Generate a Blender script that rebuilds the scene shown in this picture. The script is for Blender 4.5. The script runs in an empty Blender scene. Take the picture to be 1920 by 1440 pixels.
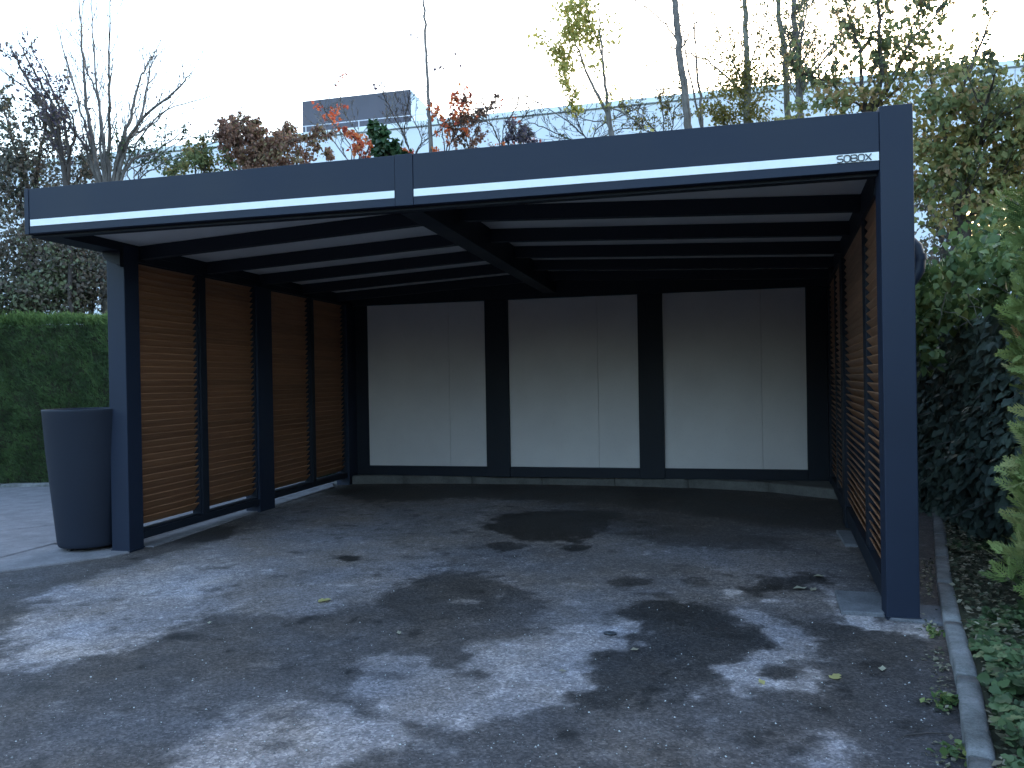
import bpy, bmesh, math, random
import numpy as np
from mathutils import Vector, Matrix

random.seed(7)
rng = np.random.default_rng(11)
C = bpy.context.scene.collection
SC = bpy.context.scene
PI = math.pi

# ------------------------------------------------------------------ camera
F, CX, CY, CZ = 1422.065, -1.201, -4.609, 1.382
YAW, PITCH, ROLL = [math.radians(a) for a in (13.483, -0.29, -0.986)]
fwd = np.array([-math.sin(YAW)*math.cos(PITCH), math.cos(YAW)*math.cos(PITCH), math.sin(PITCH)])
_r = np.array([math.cos(YAW), math.sin(YAW), 0.0]); _u = np.cross(_r, fwd)
RT = _r*math.cos(ROLL) + _u*math.sin(ROLL)
UP = -_r*math.sin(ROLL) + _u*math.cos(ROLL)
CAM = np.array([CX, CY, CZ])
cam_data = bpy.data.cameras.new('camera')
cam_data.sensor_width = 36.0
cam_data.lens = F/1920*36
cam_data.clip_end = 2000
cam_data.clip_start = 0.05
cam = bpy.data.objects.new('camera', cam_data); C.objects.link(cam)
m = Matrix([[RT[i], UP[i], -fwd[i], CAM[i]] for i in range(3)] + [[0, 0, 0, 1]])
cam.matrix_world = m
SC.camera = cam

# ------------------------------------------------------------------ world, sun, exposure
SUN_EL, SUN_AZ = math.radians(8.0), math.radians(18.0)      # azimuth clockwise from +Y
w = bpy.data.worlds.new('World'); SC.world = w; w.use_nodes = True
nt = w.node_tree; nt.nodes.clear()
sky = nt.nodes.new('ShaderNodeTexSky'); sky.sky_type = 'NISHITA'; sky.sun_disc = False
sky.sun_elevation = SUN_EL; sky.sun_rotation = SUN_AZ
sky.air_density = 1.0; sky.dust_density = 4.0; sky.ozone_density = 1.5
bg = nt.nodes.new('ShaderNodeBackground'); bg.inputs['Strength'].default_value = 0.15
wo = nt.nodes.new('ShaderNodeOutputWorld')
nt.links.new(sky.outputs[0], bg.inputs[0]); nt.links.new(bg.outputs[0], wo.inputs[0])
sl = bpy.data.lights.new('sun', 'SUN'); sl.energy = 0.5; sl.angle = math.radians(10); sl.color = (1.0, 0.9, 0.78)
so = bpy.data.objects.new('sun', sl); C.objects.link(so)
sd = Vector((math.sin(SUN_AZ)*math.cos(SUN_EL), math.cos(SUN_AZ)*math.cos(SUN_EL), math.sin(SUN_EL)))
so.rotation_euler = sd.to_track_quat('Z', 'Y').to_euler(); so.location = (20, 20, 30)
SC.view_settings.view_transform = 'Standard'; SC.view_settings.look = 'None'
SC.view_settings.gamma = 1.0; SC.view_settings.use_curve_mapping = False
SC.view_settings.exposure = 3.45

# ------------------------------------------------------------------ measuring helpers (photo pixel -> place in the world)
def ray(px, py): return fwd + RT*(px-960)/F + UP*(720-py)/F
def at(px, py, dep): return CAM + ray(px, py)*dep
def onz(px, py, z=0.0):
    d = ray(px, py); return CAM + d*((z-CZ)/d[2])

# ------------------------------------------------------------------ materials
def new_mat(name):
    mt = bpy.data.materials.new(name); mt.use_nodes = True
    n = mt.node_tree; b = n.nodes['Principled BSDF']
    return mt, n, b
def noise(n, scale, detail=4, rough=0.6, vec=None, w=None):
    t = n.nodes.new('ShaderNodeTexNoise'); t.inputs['Scale'].default_value = scale
    t.inputs['Detail'].default_value = detail; t.inputs['Roughness'].default_value = rough
    if vec is not None: n.links.new(vec, t.inputs['Vector'])
    return t
def ramp(n, src, stops, interp='LINEAR'):
    r = n.nodes.new('ShaderNodeValToRGB'); e = r.color_ramp.elements; r.color_ramp.interpolation = interp
    while len(e) < len(stops): e.new(0.5)
    for i, (p, c) in enumerate(stops):
        e[i].position = p; e[i].color = (*c, 1) if len(c) == 3 else c
    n.links.new(src, r.inputs[0]); return r
def objvec(n, scale=(1, 1, 1), kind='Object'):
    tc = n.nodes.new('ShaderNodeTexCoord'); mp = n.nodes.new('ShaderNodeMapping')
    mp.inputs['Scale'].default_value = scale; n.links.new(tc.outputs[kind], mp.inputs['Vector']); return mp.outputs[0]
def bump(n, b, src, strength, dist):
    bp = n.nodes.new('ShaderNodeBump'); bp.inputs['Strength'].default_value = strength
    bp.inputs['Distance'].default_value = dist; n.links.new(src, bp.inputs['Height'])
    n.links.new(bp.outputs[0], b.inputs['Normal']); return bp
def simple(name, c0, c1, scale, rough=0.6, bstr=0.2, bdist=0.002, vscale=(1, 1, 1), spec=0.5, metal=0.0):
    mt, n, b = new_mat(name); v = objvec(n, vscale)
    t = noise(n, scale, 6, 0.65, v); r = ramp(n, t.outputs['Fac'], [(0.3, c0), (0.7, c1)])
    n.links.new(r.outputs[0], b.inputs['Base Color']); b.inputs['Roughness'].default_value = rough
    b.inputs['Metallic'].default_value = metal; b.inputs['Specular IOR Level'].default_value = spec
    if bstr: bump(n, b, noise(n, scale*12, 3, 0.6, v).outputs['Fac'], bstr, bdist)
    return mt

M = {}
def powder(name, c, rough):
    mt, n, b = new_mat(name); v = objvec(n)
    big = noise(n, 1.3, 5, 0.6, v); fine = noise(n, 420, 2, 0.6, v)
    r1 = ramp(n, big.outputs['Fac'], [(0.3, tuple(x*0.88 for x in c)), (0.7, tuple(x*1.1 for x in c))])
    n.links.new(r1.outputs[0], b.inputs['Base Color'])
    r2 = ramp(n, big.outputs['Fac'], [(0.3, (rough-.07,)*3), (0.7, (rough+.07,)*3)])
    n.links.new(r2.outputs[0], b.inputs['Roughness'])
    b.inputs['Specular IOR Level'].default_value = 0.25
    bump(n, b, fine.outputs['Fac'], 0.12, 0.0008)
    return mt
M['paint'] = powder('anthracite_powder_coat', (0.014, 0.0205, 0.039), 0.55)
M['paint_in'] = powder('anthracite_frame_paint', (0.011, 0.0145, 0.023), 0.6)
M['white'] = simple('white_satin_strip', (0.76, 0.78, 0.80), (0.82, 0.84, 0.86), 6, 0.4, 0, 0)
M['letter'] = simple('dark_lettering', (0.03, 0.032, 0.04), (0.035, 0.038, 0.045), 20, 0.5, 0, 0)
M['deck'] = simple('pale_roof_sheet', (0.60, 0.585, 0.58), (0.68, 0.66, 0.65), 3, 0.5, 0.05, 0.001)
M['planter'] = powder('anthracite_planter', (0.013, 0.017, 0.029), 0.65)

# louvre slats: warm wood-coloured blades, each with its own tone
mt, n, b = new_mat('warm_wood_slat'); v = objvec(n, (30, 1.2, 30))
oi = n.nodes.new('ShaderNodeObjectInfo')
addv = n.nodes.new('ShaderNodeVectorMath'); addv.operation = 'ADD'
cmb = n.nodes.new('ShaderNodeCombineXYZ'); mu = n.nodes.new('ShaderNodeMath'); mu.operation = 'MULTIPLY'; mu.inputs[1].default_value = 50
n.links.new(oi.outputs['Random'], mu.inputs[0]); n.links.new(mu.outputs[0], cmb.inputs[1])
n.links.new(v, addv.inputs[0]); n.links.new(cmb.outputs[0], addv.inputs[1])
t = noise(n, 2.2, 8, 0.7, addv.outputs[0])
r = ramp(n, t.outputs['Fac'], [(0.22, (0.15, 0.066, 0.034)), (0.5, (0.26, 0.125, 0.064)), (0.8, (0.36, 0.19, 0.105))])
hs = n.nodes.new('ShaderNodeHueSaturation'); mr = n.nodes.new('ShaderNodeMapRange')
mr.inputs['To Min'].default_value = 0.86; mr.inputs['To Max'].default_value = 1.16
n.links.new(oi.outputs['Random'], mr.inputs['Value']); n.links.new(mr.outputs[0], hs.inputs['Value'])
n.links.new(r.outputs[0], hs.inputs['Color']); n.links.new(hs.outputs[0], b.inputs['Base Color'])
b.inputs['Roughness'].default_value = 0.55; bump(n, b, t.outputs['Fac'], 0.25, 0.001)
M['slat'] = mt

# back wall boards: pale grey fibre-cement with faint specks
mt, n, b = new_mat('grey_wall_board'); v = objvec(n)
t = noise(n, 1.6, 6, 0.6, v); t2 = noise(n, 90, 2, 0.5, v)
r = ramp(n, t.outputs['Fac'], [(0.3, (0.54, 0.51, 0.52)), (0.7, (0.61, 0.58, 0.585))])
r2 = ramp(n, t2.outputs['Fac'], [(0.27, (0.72, 0.72, 0.72)), (0.36, (1, 1, 1))])
mx = n.nodes.new('ShaderNodeMix'); mx.data_type = 'RGBA'; mx.blend_type = 'MULTIPLY'; mx.inputs[0].default_value = 0.5
n.links.new(r.outputs[0], mx.inputs[6]); n.links.new(r2.outputs[0], mx.inputs[7])
n.links.new(mx.outputs[2], b.inputs['Base Color']); b.inputs['Roughness'].default_value = 0.75
bump(n, b, t2.outputs['Fac'], 0.1, 0.001); M['board'] = mt

# asphalt
def asphalt():
    mt, n, b = new_mat('worn_asphalt')
    geo = n.nodes.new('ShaderNodeNewGeometry'); P = geo.outputs['Position']
    at_ = n.nodes.new('ShaderNodeAttribute'); at_.attribute_name = 'tone'
    n1 = noise(n, 2.5, 7, 0.65, P); n2 = noise(n, 26, 6, 0.7, P); n3 = noise(n, 150, 3, 0.6, P)
    def mad(src, mul, add):
        m_ = n.nodes.new('ShaderNodeMath'); m_.operation = 'MULTIPLY_ADD'
        n.links.new(src, m_.inputs[0]); m_.inputs[1].default_value = mul
        if isinstance(add, (int, float)): m_.inputs[2].default_value = add
        else: n.links.new(add, m_.inputs[2])
        return m_.outputs[0]
    s = mad(n1.outputs['Fac'], 0.36, -0.18); s = mad(n2.outputs['Fac'], 0.46, s); s = mad(n3.outputs['Fac'], 0.22, s)
    s2 = mad(at_.outputs['Fac'], 1.0, s); s2 = mad(s2, 1.0, -0.34)
    cr = ramp(n, s2, [(0.0, (0.023, 0.0215, 0.022)), (0.14, (0.038, 0.035, 0.036)), (0.34, (0.066, 0.060, 0.062)),
                      (0.58, (0.116, 0.107, 0.112)), (0.82, (0.200, 0.185, 0.197)), (1.0, (0.325, 0.305, 0.325))])
    vo = n.nodes.new('ShaderNodeTexVoronoi'); vo.inputs['Scale'].default_value = 105; n.links.new(P, vo.inputs['Vector'])
    sep = n.nodes.new('ShaderNodeSeparateColor'); n.links.new(vo.outputs['Color'], sep.inputs[0])
    g = ramp(n, sep.outputs[0], [(0.0, (0.45, 0.45, 0.47)), (0.5, (0.95, 0.94, 0.93)), (0.90, (1.6, 1.57, 1.52)), (0.99, (2.1, 2.05, 2.0))])
    mx = n.nodes.new('ShaderNodeMix'); mx.data_type = 'RGBA'; mx.blend_type = 'MULTIPLY'; mx.inputs[0].default_value = 0.62
    n.links.new(cr.outputs[0], mx.inputs[6]); n.links.new(g.outputs[0], mx.inputs[7])
    nb = noise(n, 0.9, 5, 0.6, P); rb = ramp(n, nb.outputs['Fac'], [(0.38, (1.0, 1.0, 1.03)), (0.62, (1.12, 0.99, 0.86))])
    mx2 = n.nodes.new('ShaderNodeMix'); mx2.data_type = 'RGBA'; mx2.blend_type = 'MULTIPLY'; mx2.inputs[0].default_value = 1.0
    n.links.new(mx.outputs[2], mx2.inputs[6]); n.links.new(rb.outputs[0], mx2.inputs[7])
    n.links.new(mx2.outputs[2], b.inputs['Base Color'])
    rr = ramp(n, s2, [(0.0, (0.62,)*3), (0.4, (0.85,)*3), (1.0, (0.95,)*3)])
    n.links.new(rr.outputs[0], b.inputs['Roughness']); b.inputs['Specular IOR Level'].default_value = 0.25
    hh = n.nodes.new('ShaderNodeMath'); hh.operation = 'ADD'
    n.links.new(vo.outputs['Distance'], hh.inputs[0]); n.links.new(n3.outputs['Fac'], hh.inputs[1])
    bump(n, b, hh.outputs[0], 0.55, 0.004)
    return mt
M['asphalt'] = asphalt()

def concrete(name, c0, c1, rough=0.9):
    mt, n, b = new_mat(name); geo = n.nodes.new('ShaderNodeNewGeometry'); P = geo.outputs['Position']
    t = noise(n, 5, 8, 0.72, P); t2 = noise(n, 120, 4, 0.7, P)
    r = ramp(n, t.outputs['Fac'], [(0.28, c0), (0.72, c1)])
    r2 = ramp(n, t2.outputs['Fac'], [(0.3, (0.6, 0.6, 0.6)), (0.55, (1.05, 1.05, 1.05))])
    mx = n.nodes.new('ShaderNodeMix'); mx.data_type = 'RGBA'; mx.blend_type = 'MULTIPLY'; mx.inputs[0].default_value = 0.8
    n.links.new(r.outputs[0], mx.inputs[6]); n.links.new(r2.outputs[0], mx.inputs[7])
    n.links.new(mx.outputs[2], b.inputs['Base Color']); b.inputs['Roughness'].default_value = rough
    b.inputs['Specular IOR Level'].default_value = 0.2
    bump(n, b, t2.outputs['Fac'], 0.5, 0.003); return mt
M['paving'] = concrete('pale_concrete_paving', (0.14, 0.13, 0.138), (0.255, 0.24, 0.255))
M['kerb'] = concrete('weathered_kerb_concrete', (0.045, 0.047, 0.042), (0.27, 0.265, 0.27))
M['plinth'] = concrete('plinth_concrete', (0.08, 0.078, 0.075), (0.16, 0.155, 0.15))
M['pad'] = concrete('smooth_footing_concrete', (0.085, 0.085, 0.095), (0.19, 0.19, 0.205))
M['soil'] = concrete('dark_leafy_soil', (0.024, 0.026, 0.018), (0.07, 0.07, 0.045), 1.0)
M['lawn'] = concrete('rough_grass_ground', (0.02, 0.035, 0.015), (0.05, 0.07, 0.03), 1.0)
M['clad'] = simple('pale_metal_cladding', (0.60, 0.635, 0.74), (0.66, 0.69, 0.78), 0.4, 0.45, 0.03, 0.002)
M['cladcap'] = simple('pale_parapet_metal', (0.65, 0.70, 0.76), (0.72, 0.76, 0.82), 1, 0.4, 0, 0)
M['unitdark'] = simple('grey_plant_room_cladding', (0.06, 0.058, 0.08), (0.075, 0.072, 0.10), 0.5, 0.6, 0, 0)
M['rail'] = simple('galvanised_rail', (0.55, 0.57, 0.62), (0.62, 0.64, 0.70), 4, 0.5, 0, 0)
def bark(name, c0, c1):
    mt, n, b = new_mat(name); v = objvec(n, (1, 1, 0.35), 'Object')
    t = noise(n, 18, 6, 0.7, v); r = ramp(n, t.outputs['Fac'], [(0.3, c0), (0.7, c1)])
    n.links.new(r.outputs[0], b.inputs['Base Color']); b.inputs['Roughness'].default_value = 0.9
    bump(n, b, t.outputs['Fac'], 0.5, 0.01); return mt
M['bark'] = bark('grey_bark', (0.07, 0.062, 0.06), (0.20, 0.18, 0.17))
M['bark_dark'] = bark('dark_bark', (0.03, 0.024, 0.022), (0.08, 0.065, 0.06))
M['bark_pale'] = bark('pale_green_bark', (0.09, 0.09, 0.07), (0.24, 0.23, 0.19))
def leafmat(name, cols, trans=0.35, rough=0.55, spec=0.3):
    mt, n, b = new_mat(name)
    a = n.nodes.new('ShaderNodeAttribute'); a.attribute_name = 'tint'
    k = len(cols); r = ramp(n, a.outputs['Fac'], [(i/max(1, k-1), c) for i, c in enumerate(cols)])
    n.links.new(r.outputs[0], b.inputs['Base Color']); b.inputs['Roughness'].default_value = rough
    b.inputs['Specular IOR Level'].default_value = spec
    tr = n.nodes.new('ShaderNodeBsdfTranslucent'); n.links.new(r.outputs[0], tr.inputs['Color'])
    mxs = n.nodes.new('ShaderNodeMixShader'); mxs.inputs[0].default_value = trans
    out = n.nodes['Material Output']
    n.links.new(b.outputs[0], mxs.inputs[1]); n.links.new(tr.outputs[0], mxs.inputs[2]); n.links.new(mxs.outputs[0], out.inputs['Surface'])
    return mt
M['l_thuja'] = leafmat('clipped_thuja_foliage', [(0.045, 0.070, 0.036), (0.082, 0.140, 0.055), (0.135, 0.215, 0.075), (0.22, 0.31, 0.10)])
M['l_conifer'] = leafmat('feathery_conifer_foliage', [(0.05, 0.085, 0.028), (0.13, 0.18, 0.055), (0.22, 0.28, 0.09), (0.34, 0.38, 0.15), (0.46, 0.26, 0.12)], 0.25)
M['l_dark'] = leafmat('dark_broad_leaves', [(0.04, 0.06, 0.054), (0.075, 0.11, 0.092), (0.12, 0.17, 0.135), (0.18, 0.24, 0.17)], 0.12, 0.5, 0.3)
M['l_vine'] = leafmat('fresh_green_vine_leaves', [(0.045, 0.08, 0.03), (0.09, 0.145, 0.05), (0.14, 0.20, 0.07), (0.23, 0.25, 0.09)], 0.3, 0.45)
M['l_ivy'] = leafmat('ivy_ground_leaves', [(0.022, 0.038, 0.018), (0.045, 0.075, 0.032), (0.075, 0.12, 0.05), (0.12, 0.165, 0.075)], 0.2, 0.45)
M['l_litter'] = leafmat('leaf_litter', [(0.04, 0.055, 0.03), (0.08, 0.085, 0.05), (0.13, 0.12, 0.08), (0.22, 0.19, 0.14), (0.32, 0.30, 0.22)], 0.1, 0.7)
M['l_mix'] = leafmat('autumn_mixed_leaves', [(0.075, 0.095, 0.06), (0.12, 0.15, 0.07), (0.17, 0.20, 0.08), (0.26, 0.24, 0.09), (0.32, 0.21, 0.11), (0.55, 0.44, 0.18)], 0.45)
M['l_olive'] = leafmat('olive_autumn_leaves', [(0.08, 0.085, 0.03), (0.15, 0.14, 0.045), (0.24, 0.20, 0.055), (0.30, 0.18, 0.06)], 0.4)
M['l_purple'] = leafmat('dusky_purple_leaves', [(0.06, 0.055, 0.085), (0.09, 0.075, 0.11), (0.13, 0.11, 0.13), (0.19, 0.16, 0.09)], 0.45)
M['l_brown'] = leafmat('dull_green_brown_leaves', [(0.03, 0.042, 0.032), (0.06, 0.075, 0.055), (0.11, 0.105, 0.085), (0.13, 0.10, 0.085), (0.15, 0.18, 0.10)], 0.3)
M['l_red'] = leafmat('russet_bush_leaves', [(0.14, 0.10, 0.075), (0.21, 0.11, 0.085), (0.28, 0.16, 0.11), (0.23, 0.20, 0.10), (0.33, 0.17, 0.12)], 0.4)
M['l_fire'] = leafmat('bright_red_leaves', [(0.35, 0.08, 0.04), (0.50, 0.10, 0.06), (0.60, 0.22, 0.07), (0.30, 0.06, 0.06)], 0.5)
M['l_yellow'] = leafmat('yellow_green_leaves', [(0.22, 0.24, 0.06), (0.34, 0.34, 0.09), (0.46, 0.42, 0.14), (0.55, 0.48, 0.20)], 0.5)
M['l_green'] = leafmat('glossy_green_leaves', [(0.012, 0.04, 0.015), (0.03, 0.075, 0.03), (0.06, 0.11, 0.045)], 0.2, 0.4)

# ------------------------------------------------------------------ object helpers
def tag(o, label=None, cat=None, group=None, kind=None):
    if label: o['label'] = label
    if cat: o['category'] = cat
    if group: o['group'] = group
    if kind: o['kind'] = kind
    return o
def empty(name, loc=(0, 0, 0), rz=0.0):
    o = bpy.data.objects.new(name, None); o.location = loc; o.rotation_euler = (0, 0, rz); o.empty_display_size = 0.2
    C.objects.link(o); return o
def link(name, me, mat, parent=None):
    if mat and not me.materials: me.materials.append(mat)
    o = bpy.data.objects.new(name, me); C.objects.link(o)
    if parent is not None:
        o.parent = parent
    return o
def np_mesh(name, V, Fc, tint=None, smooth=False, attr='tint'):
    V = np.asarray(V, np.float32); me = bpy.data.meshes.new(name)
    Fc = np.asarray(Fc, np.int32); k = Fc.shape[1]
    me.vertices.add(len(V)); me.vertices.foreach_set('co', V.ravel())
    me.loops.add(Fc.size); me.loops.foreach_set('vertex_index', Fc.ravel())
    me.polygons.add(len(Fc)); me.polygons.foreach_set('loop_start', np.arange(0, Fc.size, k, dtype=np.int32))
    me.polygons.foreach_set('loop_total', np.full(len(Fc), k, np.int32))
    if smooth: me.polygons.foreach_set('use_smooth', np.ones(len(Fc), bool))
    me.update(calc_edges=True)
    if tint is not None:
        a = me.attributes.new(attr, 'FLOAT', 'POINT'); a.data.foreach_set('value', np.asarray(tint, np.float32))
    return me
def box_bm(bm, a, b_, bev=0.0):
    (x0, y0, z0), (x1, y1, z1) = a, b_
    g = bmesh.ops.create_cube(bm, size=1.0)
    vs = g['verts']
    for v_ in vs:
        v_.co = ((x0+x1)/2+v_.co.x*(x1-x0), (y0+y1)/2+v_.co.y*(y1-y0), (z0+z1)/2+v_.co.z*(z1-z0))
    if bev:
        es = list({e for v_ in vs for e in v_.link_edges})
        bmesh.ops.bevel(bm, geom=es, offset=bev, segments=2, affect='EDGES', profile=0.5)
def box(name, a, b_, mat, parent=None, bev=0.004):
    bm = bmesh.new(); box_bm(bm, a, b_, bev); me = bpy.data.meshes.new(name); bm.to_mesh(me); bm.free()
    return link(name, me, mat, parent)
def bar(name, p, q, wy, h, mat, parent=None, bev=0.003, drop=0.0):
    """a bar of plan width wy and height h from p to q (p, q = centre of its top line)"""
    p = Vector(p); q = Vector(q); d = (q-p); L = d.length; d.normalize()
    s = Vector((0, 0, 1)).cross(d).normalized(); u = d.cross(s)
    bm = bmesh.new(); box_bm(bm, (0, -wy/2, -h), (L, wy/2, 0), bev)
    mt_ = Matrix([[d[i], s[i], u[i], p[i]] for i in range(3)]+[[0, 0, 0, 1]])
    bm.transform(mt_); me = bpy.data.meshes.new(name); bm.to_mesh(me); bm.free()
    return link(name, me, mat, parent)
def tube_arrays(pts, rad, sides):
    pts = np.asarray(pts, float); rad = np.asarray(rad, float); n_ = len(pts)
    tan = np.gradient(pts, axis=0); tan /= np.linalg.norm(tan, axis=1)[:, None]+1e-9
    ref = np.array([0.31, 0.17, 0.93]) if abs(tan[0][2]) < 0.8 else np.array([0.93, 0.3, 0.1])
    a = np.cross(tan, ref); a /= np.linalg.norm(a, axis=1)[:, None]+1e-9; b_ = np.cross(tan, a)
    th = np.arange(sides)*2*PI/sides
    V = pts[:, None, :]+rad[:, None, None]*(a[:, None, :]*np.cos(th)[None, :, None]+b_[:, None, :]*np.sin(th)[None, :, None])
    i = np.arange(n_-1)[:, None]*sides; j = np.arange(sides)[None, :]; j2 = (j+1) % sides
    Fq = np.stack([i+j, i+j2, i+sides+j2, i+sides+j], -1).reshape(-1, 4)
    return V.reshape(-1, 3), Fq
class Tubes:
    def __init__(s): s.V = []; s.F = []; s.n = 0
    def add(s, pts, rad, sides=5):
        V, Fq = tube_arrays(pts, rad, sides); s.V.append(V); s.F.append(Fq+s.n); s.n += len(V)
    def build(s, name, mat, parent=None):
        if not s.V: return None
        return link(name, np_mesh(name, np.concatenate(s.V), np.concatenate(s.F), smooth=True), mat, parent)
# leaf templates: verts (x along the leaf, y across, z up) and triangles
LEAF4 = (np.array([[0, 0, 0], [.45, -.34, .05], [1, 0, -.05], [.45, .34, .05]]), np.array([[0, 1, 2], [0, 2, 3]]))
LEAF5 = (np.array([[0, 0, 0], [.4, -.36, .09], [.42, 0, 0], [.4, .36, .09], [1, 0, -.10], [.75, -.2, .03], [.75, .2, .03]]),
         np.array([[0, 1, 2], [1, 5, 2], [5, 4, 2], [2, 4, 6], [2, 6, 3], [0, 2, 3]]))
def ivy_t():
    pts = [(0, 0), (.05, .32), (.32, .5), (.42, .28), (.72, .34), (1, 0), (.72, -.34), (.42, -.28), (.32, -.5), (.05, -.32)]
    V = [(x, y, .10*abs(y)) for x, y in pts]+[(.4, 0, -.02)]
    return np.array(V), np.array([[i, (i+1) % 10, 10] for i in range(10)])
IVY = ivy_t()
def spray_t(pairs=8, seed=0):
    """a flat conifer spray: a stem with pairs of pointed scales, each forked"""
    rg = np.random.default_rng(seed); V = []; T = []
    def sl(p, q, w_):
        p = np.array(p, float); q = np.array(q, float); d = q-p; s_ = np.array([-d[1], d[0], 0.0]); s_ /= np.linalg.norm(s_)+1e-9
        k = len(V); mid = p+d*.4
        V.extend([p, mid+s_*w_, q, mid-s_*w_]); T.extend([[k, k+1, k+2], [k, k+2, k+3]])
    sl((0, 0, 0), (1, 0, 0), .02)
    for i in range(pairs):
        x = .12+.8*i/pairs; L = .42*(1-.75*i/pairs)*(0.8+.4*rg.random())
        for sg in (-1, 1):
            e = (x+L*.75, sg*L*.75, rg.normal()*.03); sl((x, 0, 0), e, .035)
            mx_ = (x+L*.3, sg*L*.3, 0); sl(mx_, (x+L*.75, sg*L*.28, 0), .025)
    return np.array(V, float), np.array(T)
SPRAY = spray_t()
TUFT = (np.array([[0, 0, 0], [.5, -.10, 0], [1, -.05, 0], [.5, .02, 0], [.25, .0, 0], [.6, .22, .05], [.85, .35, .02], [.5, .12, 0]]),
        np.array([[0, 1, 2], [0, 2, 3], [4, 7, 6], [4, 6, 5]]))
def leaves(name, P, D, N, S, tint, mat, parent=None, tmpl=LEAF4):
    """P points, D leaf directions, N rough normals, S sizes"""
    P = np.asarray(P, float); D = np.asarray(D, float); N = np.asarray(N, float); n_ = len(P)
    D = D/(np.linalg.norm(D, axis=1)[:, None]+1e-9)
    Y = np.cross(N, D); Y /= np.linalg.norm(Y, axis=1)[:, None]+1e-9; Z = np.cross(D, Y)
    tv, tf = tmpl; k = len(tv); S = np.broadcast_to(S, (n_,))
    V = P[:, None, :]+S[:, None, None]*(tv[None, :, 0, None]*D[:, None, :]+tv[None, :, 1, None]*Y[:, None, :]+tv[None, :, 2, None]*Z[:, None, :])
    Fc = (tf[None, :, :]+(np.arange(n_)*k)[:, None, None]).reshape(-1, 3)
    t_ = np.repeat(np.clip(tint, 0, 1), k)
    return link(name, np_mesh(name, V.reshape(-1, 3), Fc, t_), mat, parent)
def rv(n_, s=1.0): return rng.normal(size=(n_, 3))*s
def vnoise(P, scale, seed=0):
    """cheap value noise in 3-D, 0..1"""
    P = np.asarray(P, float)*scale; i = np.floor(P).astype(np.int64); f_ = P-i; f_ = f_*f_*(3-2*f_)
    def h(a, b_, c):
        x = (a*374761393+b_*668265263+c*2147483647+seed*1442695) & 0xffffffff
        x = ((x ^ (x >> 13))*1274126177) & 0xffffffff; x = x ^ (x >> 16); return (x & 0xffff)/65535.0
    r_ = 0
    for dx in (0, 1):
        for dy in (0, 1):
            for dz in (0, 1):
                w_ = (f_[:, 0] if dx else 1-f_[:, 0])*(f_[:, 1] if dy else 1-f_[:, 1])*(f_[:, 2] if dz else 1-f_[:, 2])
                r_ = r_+w_*h(i[:, 0]+dx, i[:, 1]+dy, i[:, 2]+dz)
    return r_
def fbm(P, scale, seed=0, octs=4):
    s = 0; a = 0.5; t_ = 0
    for o in range(octs): s = s+a*vnoise(P, scale*2**o, seed+o*17); t_ += a; a *= 0.55
    return s/t_

# ================================================================== THE GROUND
def poly_sdf(X, Y, poly):
    """signed distance, positive inside"""
    n_ = len(poly); ins = np.zeros(X.shape, bool); d2 = np.full(X.shape, 1e9)
    for i in range(n_):
        x0, y0 = poly[i]; x1, y1 = poly[(i+1) % n_]
        c = ((y0 > Y) != (y1 > Y)) & (X < (x1-x0)*(Y-y0)/((y1-y0) if y1 != y0 else 1e-9)+x0); ins ^= c
        ex, ey = x1-x0, y1-y0; t_ = np.clip(((X-x0)*ex+(Y-y0)*ey)/(ex*ex+ey*ey+1e-12), 0, 1)
        d2 = np.minimum(d2, (X-x0-t_*ex)**2+(Y-y0-t_*ey)**2)
    d = np.sqrt(d2); return np.where(ins, d, -d)
BASE_TONE = 0.36
gx = np.arange(-9.0, 1.3, 0.022); gy = np.arange(-2.9, 5.35, 0.022)
GX, GY = np.meshgrid(gx, gy); sh = GX.shape
PP = np.stack([GX.ravel(), GY.ravel(), np.zeros(GX.size)], 1)
wx = ((fbm(PP, 2.2, 1)-.5)*.34+(fbm(PP, 9, 5)-.5)*.24).reshape(sh); wy = ((fbm(PP, 2.2, 9)-.5)*.34+(fbm(PP, 9, 13)-.5)*.24).reshape(sh)
WX, WY = GX+wx, GY+wy
tone = np.full(sh, BASE_TONE); mott = fbm(PP, 22, 61, 3).reshape(sh)
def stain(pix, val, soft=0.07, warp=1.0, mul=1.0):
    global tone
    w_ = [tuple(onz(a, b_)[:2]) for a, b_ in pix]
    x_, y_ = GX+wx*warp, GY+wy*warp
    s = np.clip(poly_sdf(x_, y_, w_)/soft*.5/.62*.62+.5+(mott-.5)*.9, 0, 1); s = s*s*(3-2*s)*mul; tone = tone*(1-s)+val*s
def spot(px, py, rx, ry, val, soft=0.03, warp=.35):
    stain([(px+rx*math.cos(a), py+ry*math.sin(a)) for a in np.linspace(0, 2*PI, 12, endpoint=False)], val, soft, warp)
# dirt, damp and dust patches of the asphalt
stain([(520, 925), (1000, 930), (1160, 1000), (1560, 1000), (1640, 1060), (1640, 1130), (1400, 1090), (1150, 1060), (850, 1080), (700, 1000), (450, 1000)], .60, .3)  # this and the next: floor under the roof, paler to offset its shade
stain([(560, 930), (800, 935), (930, 960), (900, 1000), (820, 1040), (620, 1000)], .62, .3)
stain([(0, 1180), (60, 1130), (150, 1080), (290, 1045), (420, 1000), (560, 985), (700, 1000), (830, 1040), (800, 1070), (760, 1090), (700, 1115), (620, 1145), (500, 1150), (400, 1155), (310, 1195), (230, 1235), (100, 1250), (0, 1258)], .72, .16)
stain([(0, 1200), (90, 1120), (200, 1085), (330, 1060), (460, 1050), (420, 1110), (330, 1150), (260, 1215), (90, 1245), (0, 1255)], .86, .2)
spot(90, 1205, 110, 40, .98, .25, 1)
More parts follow.
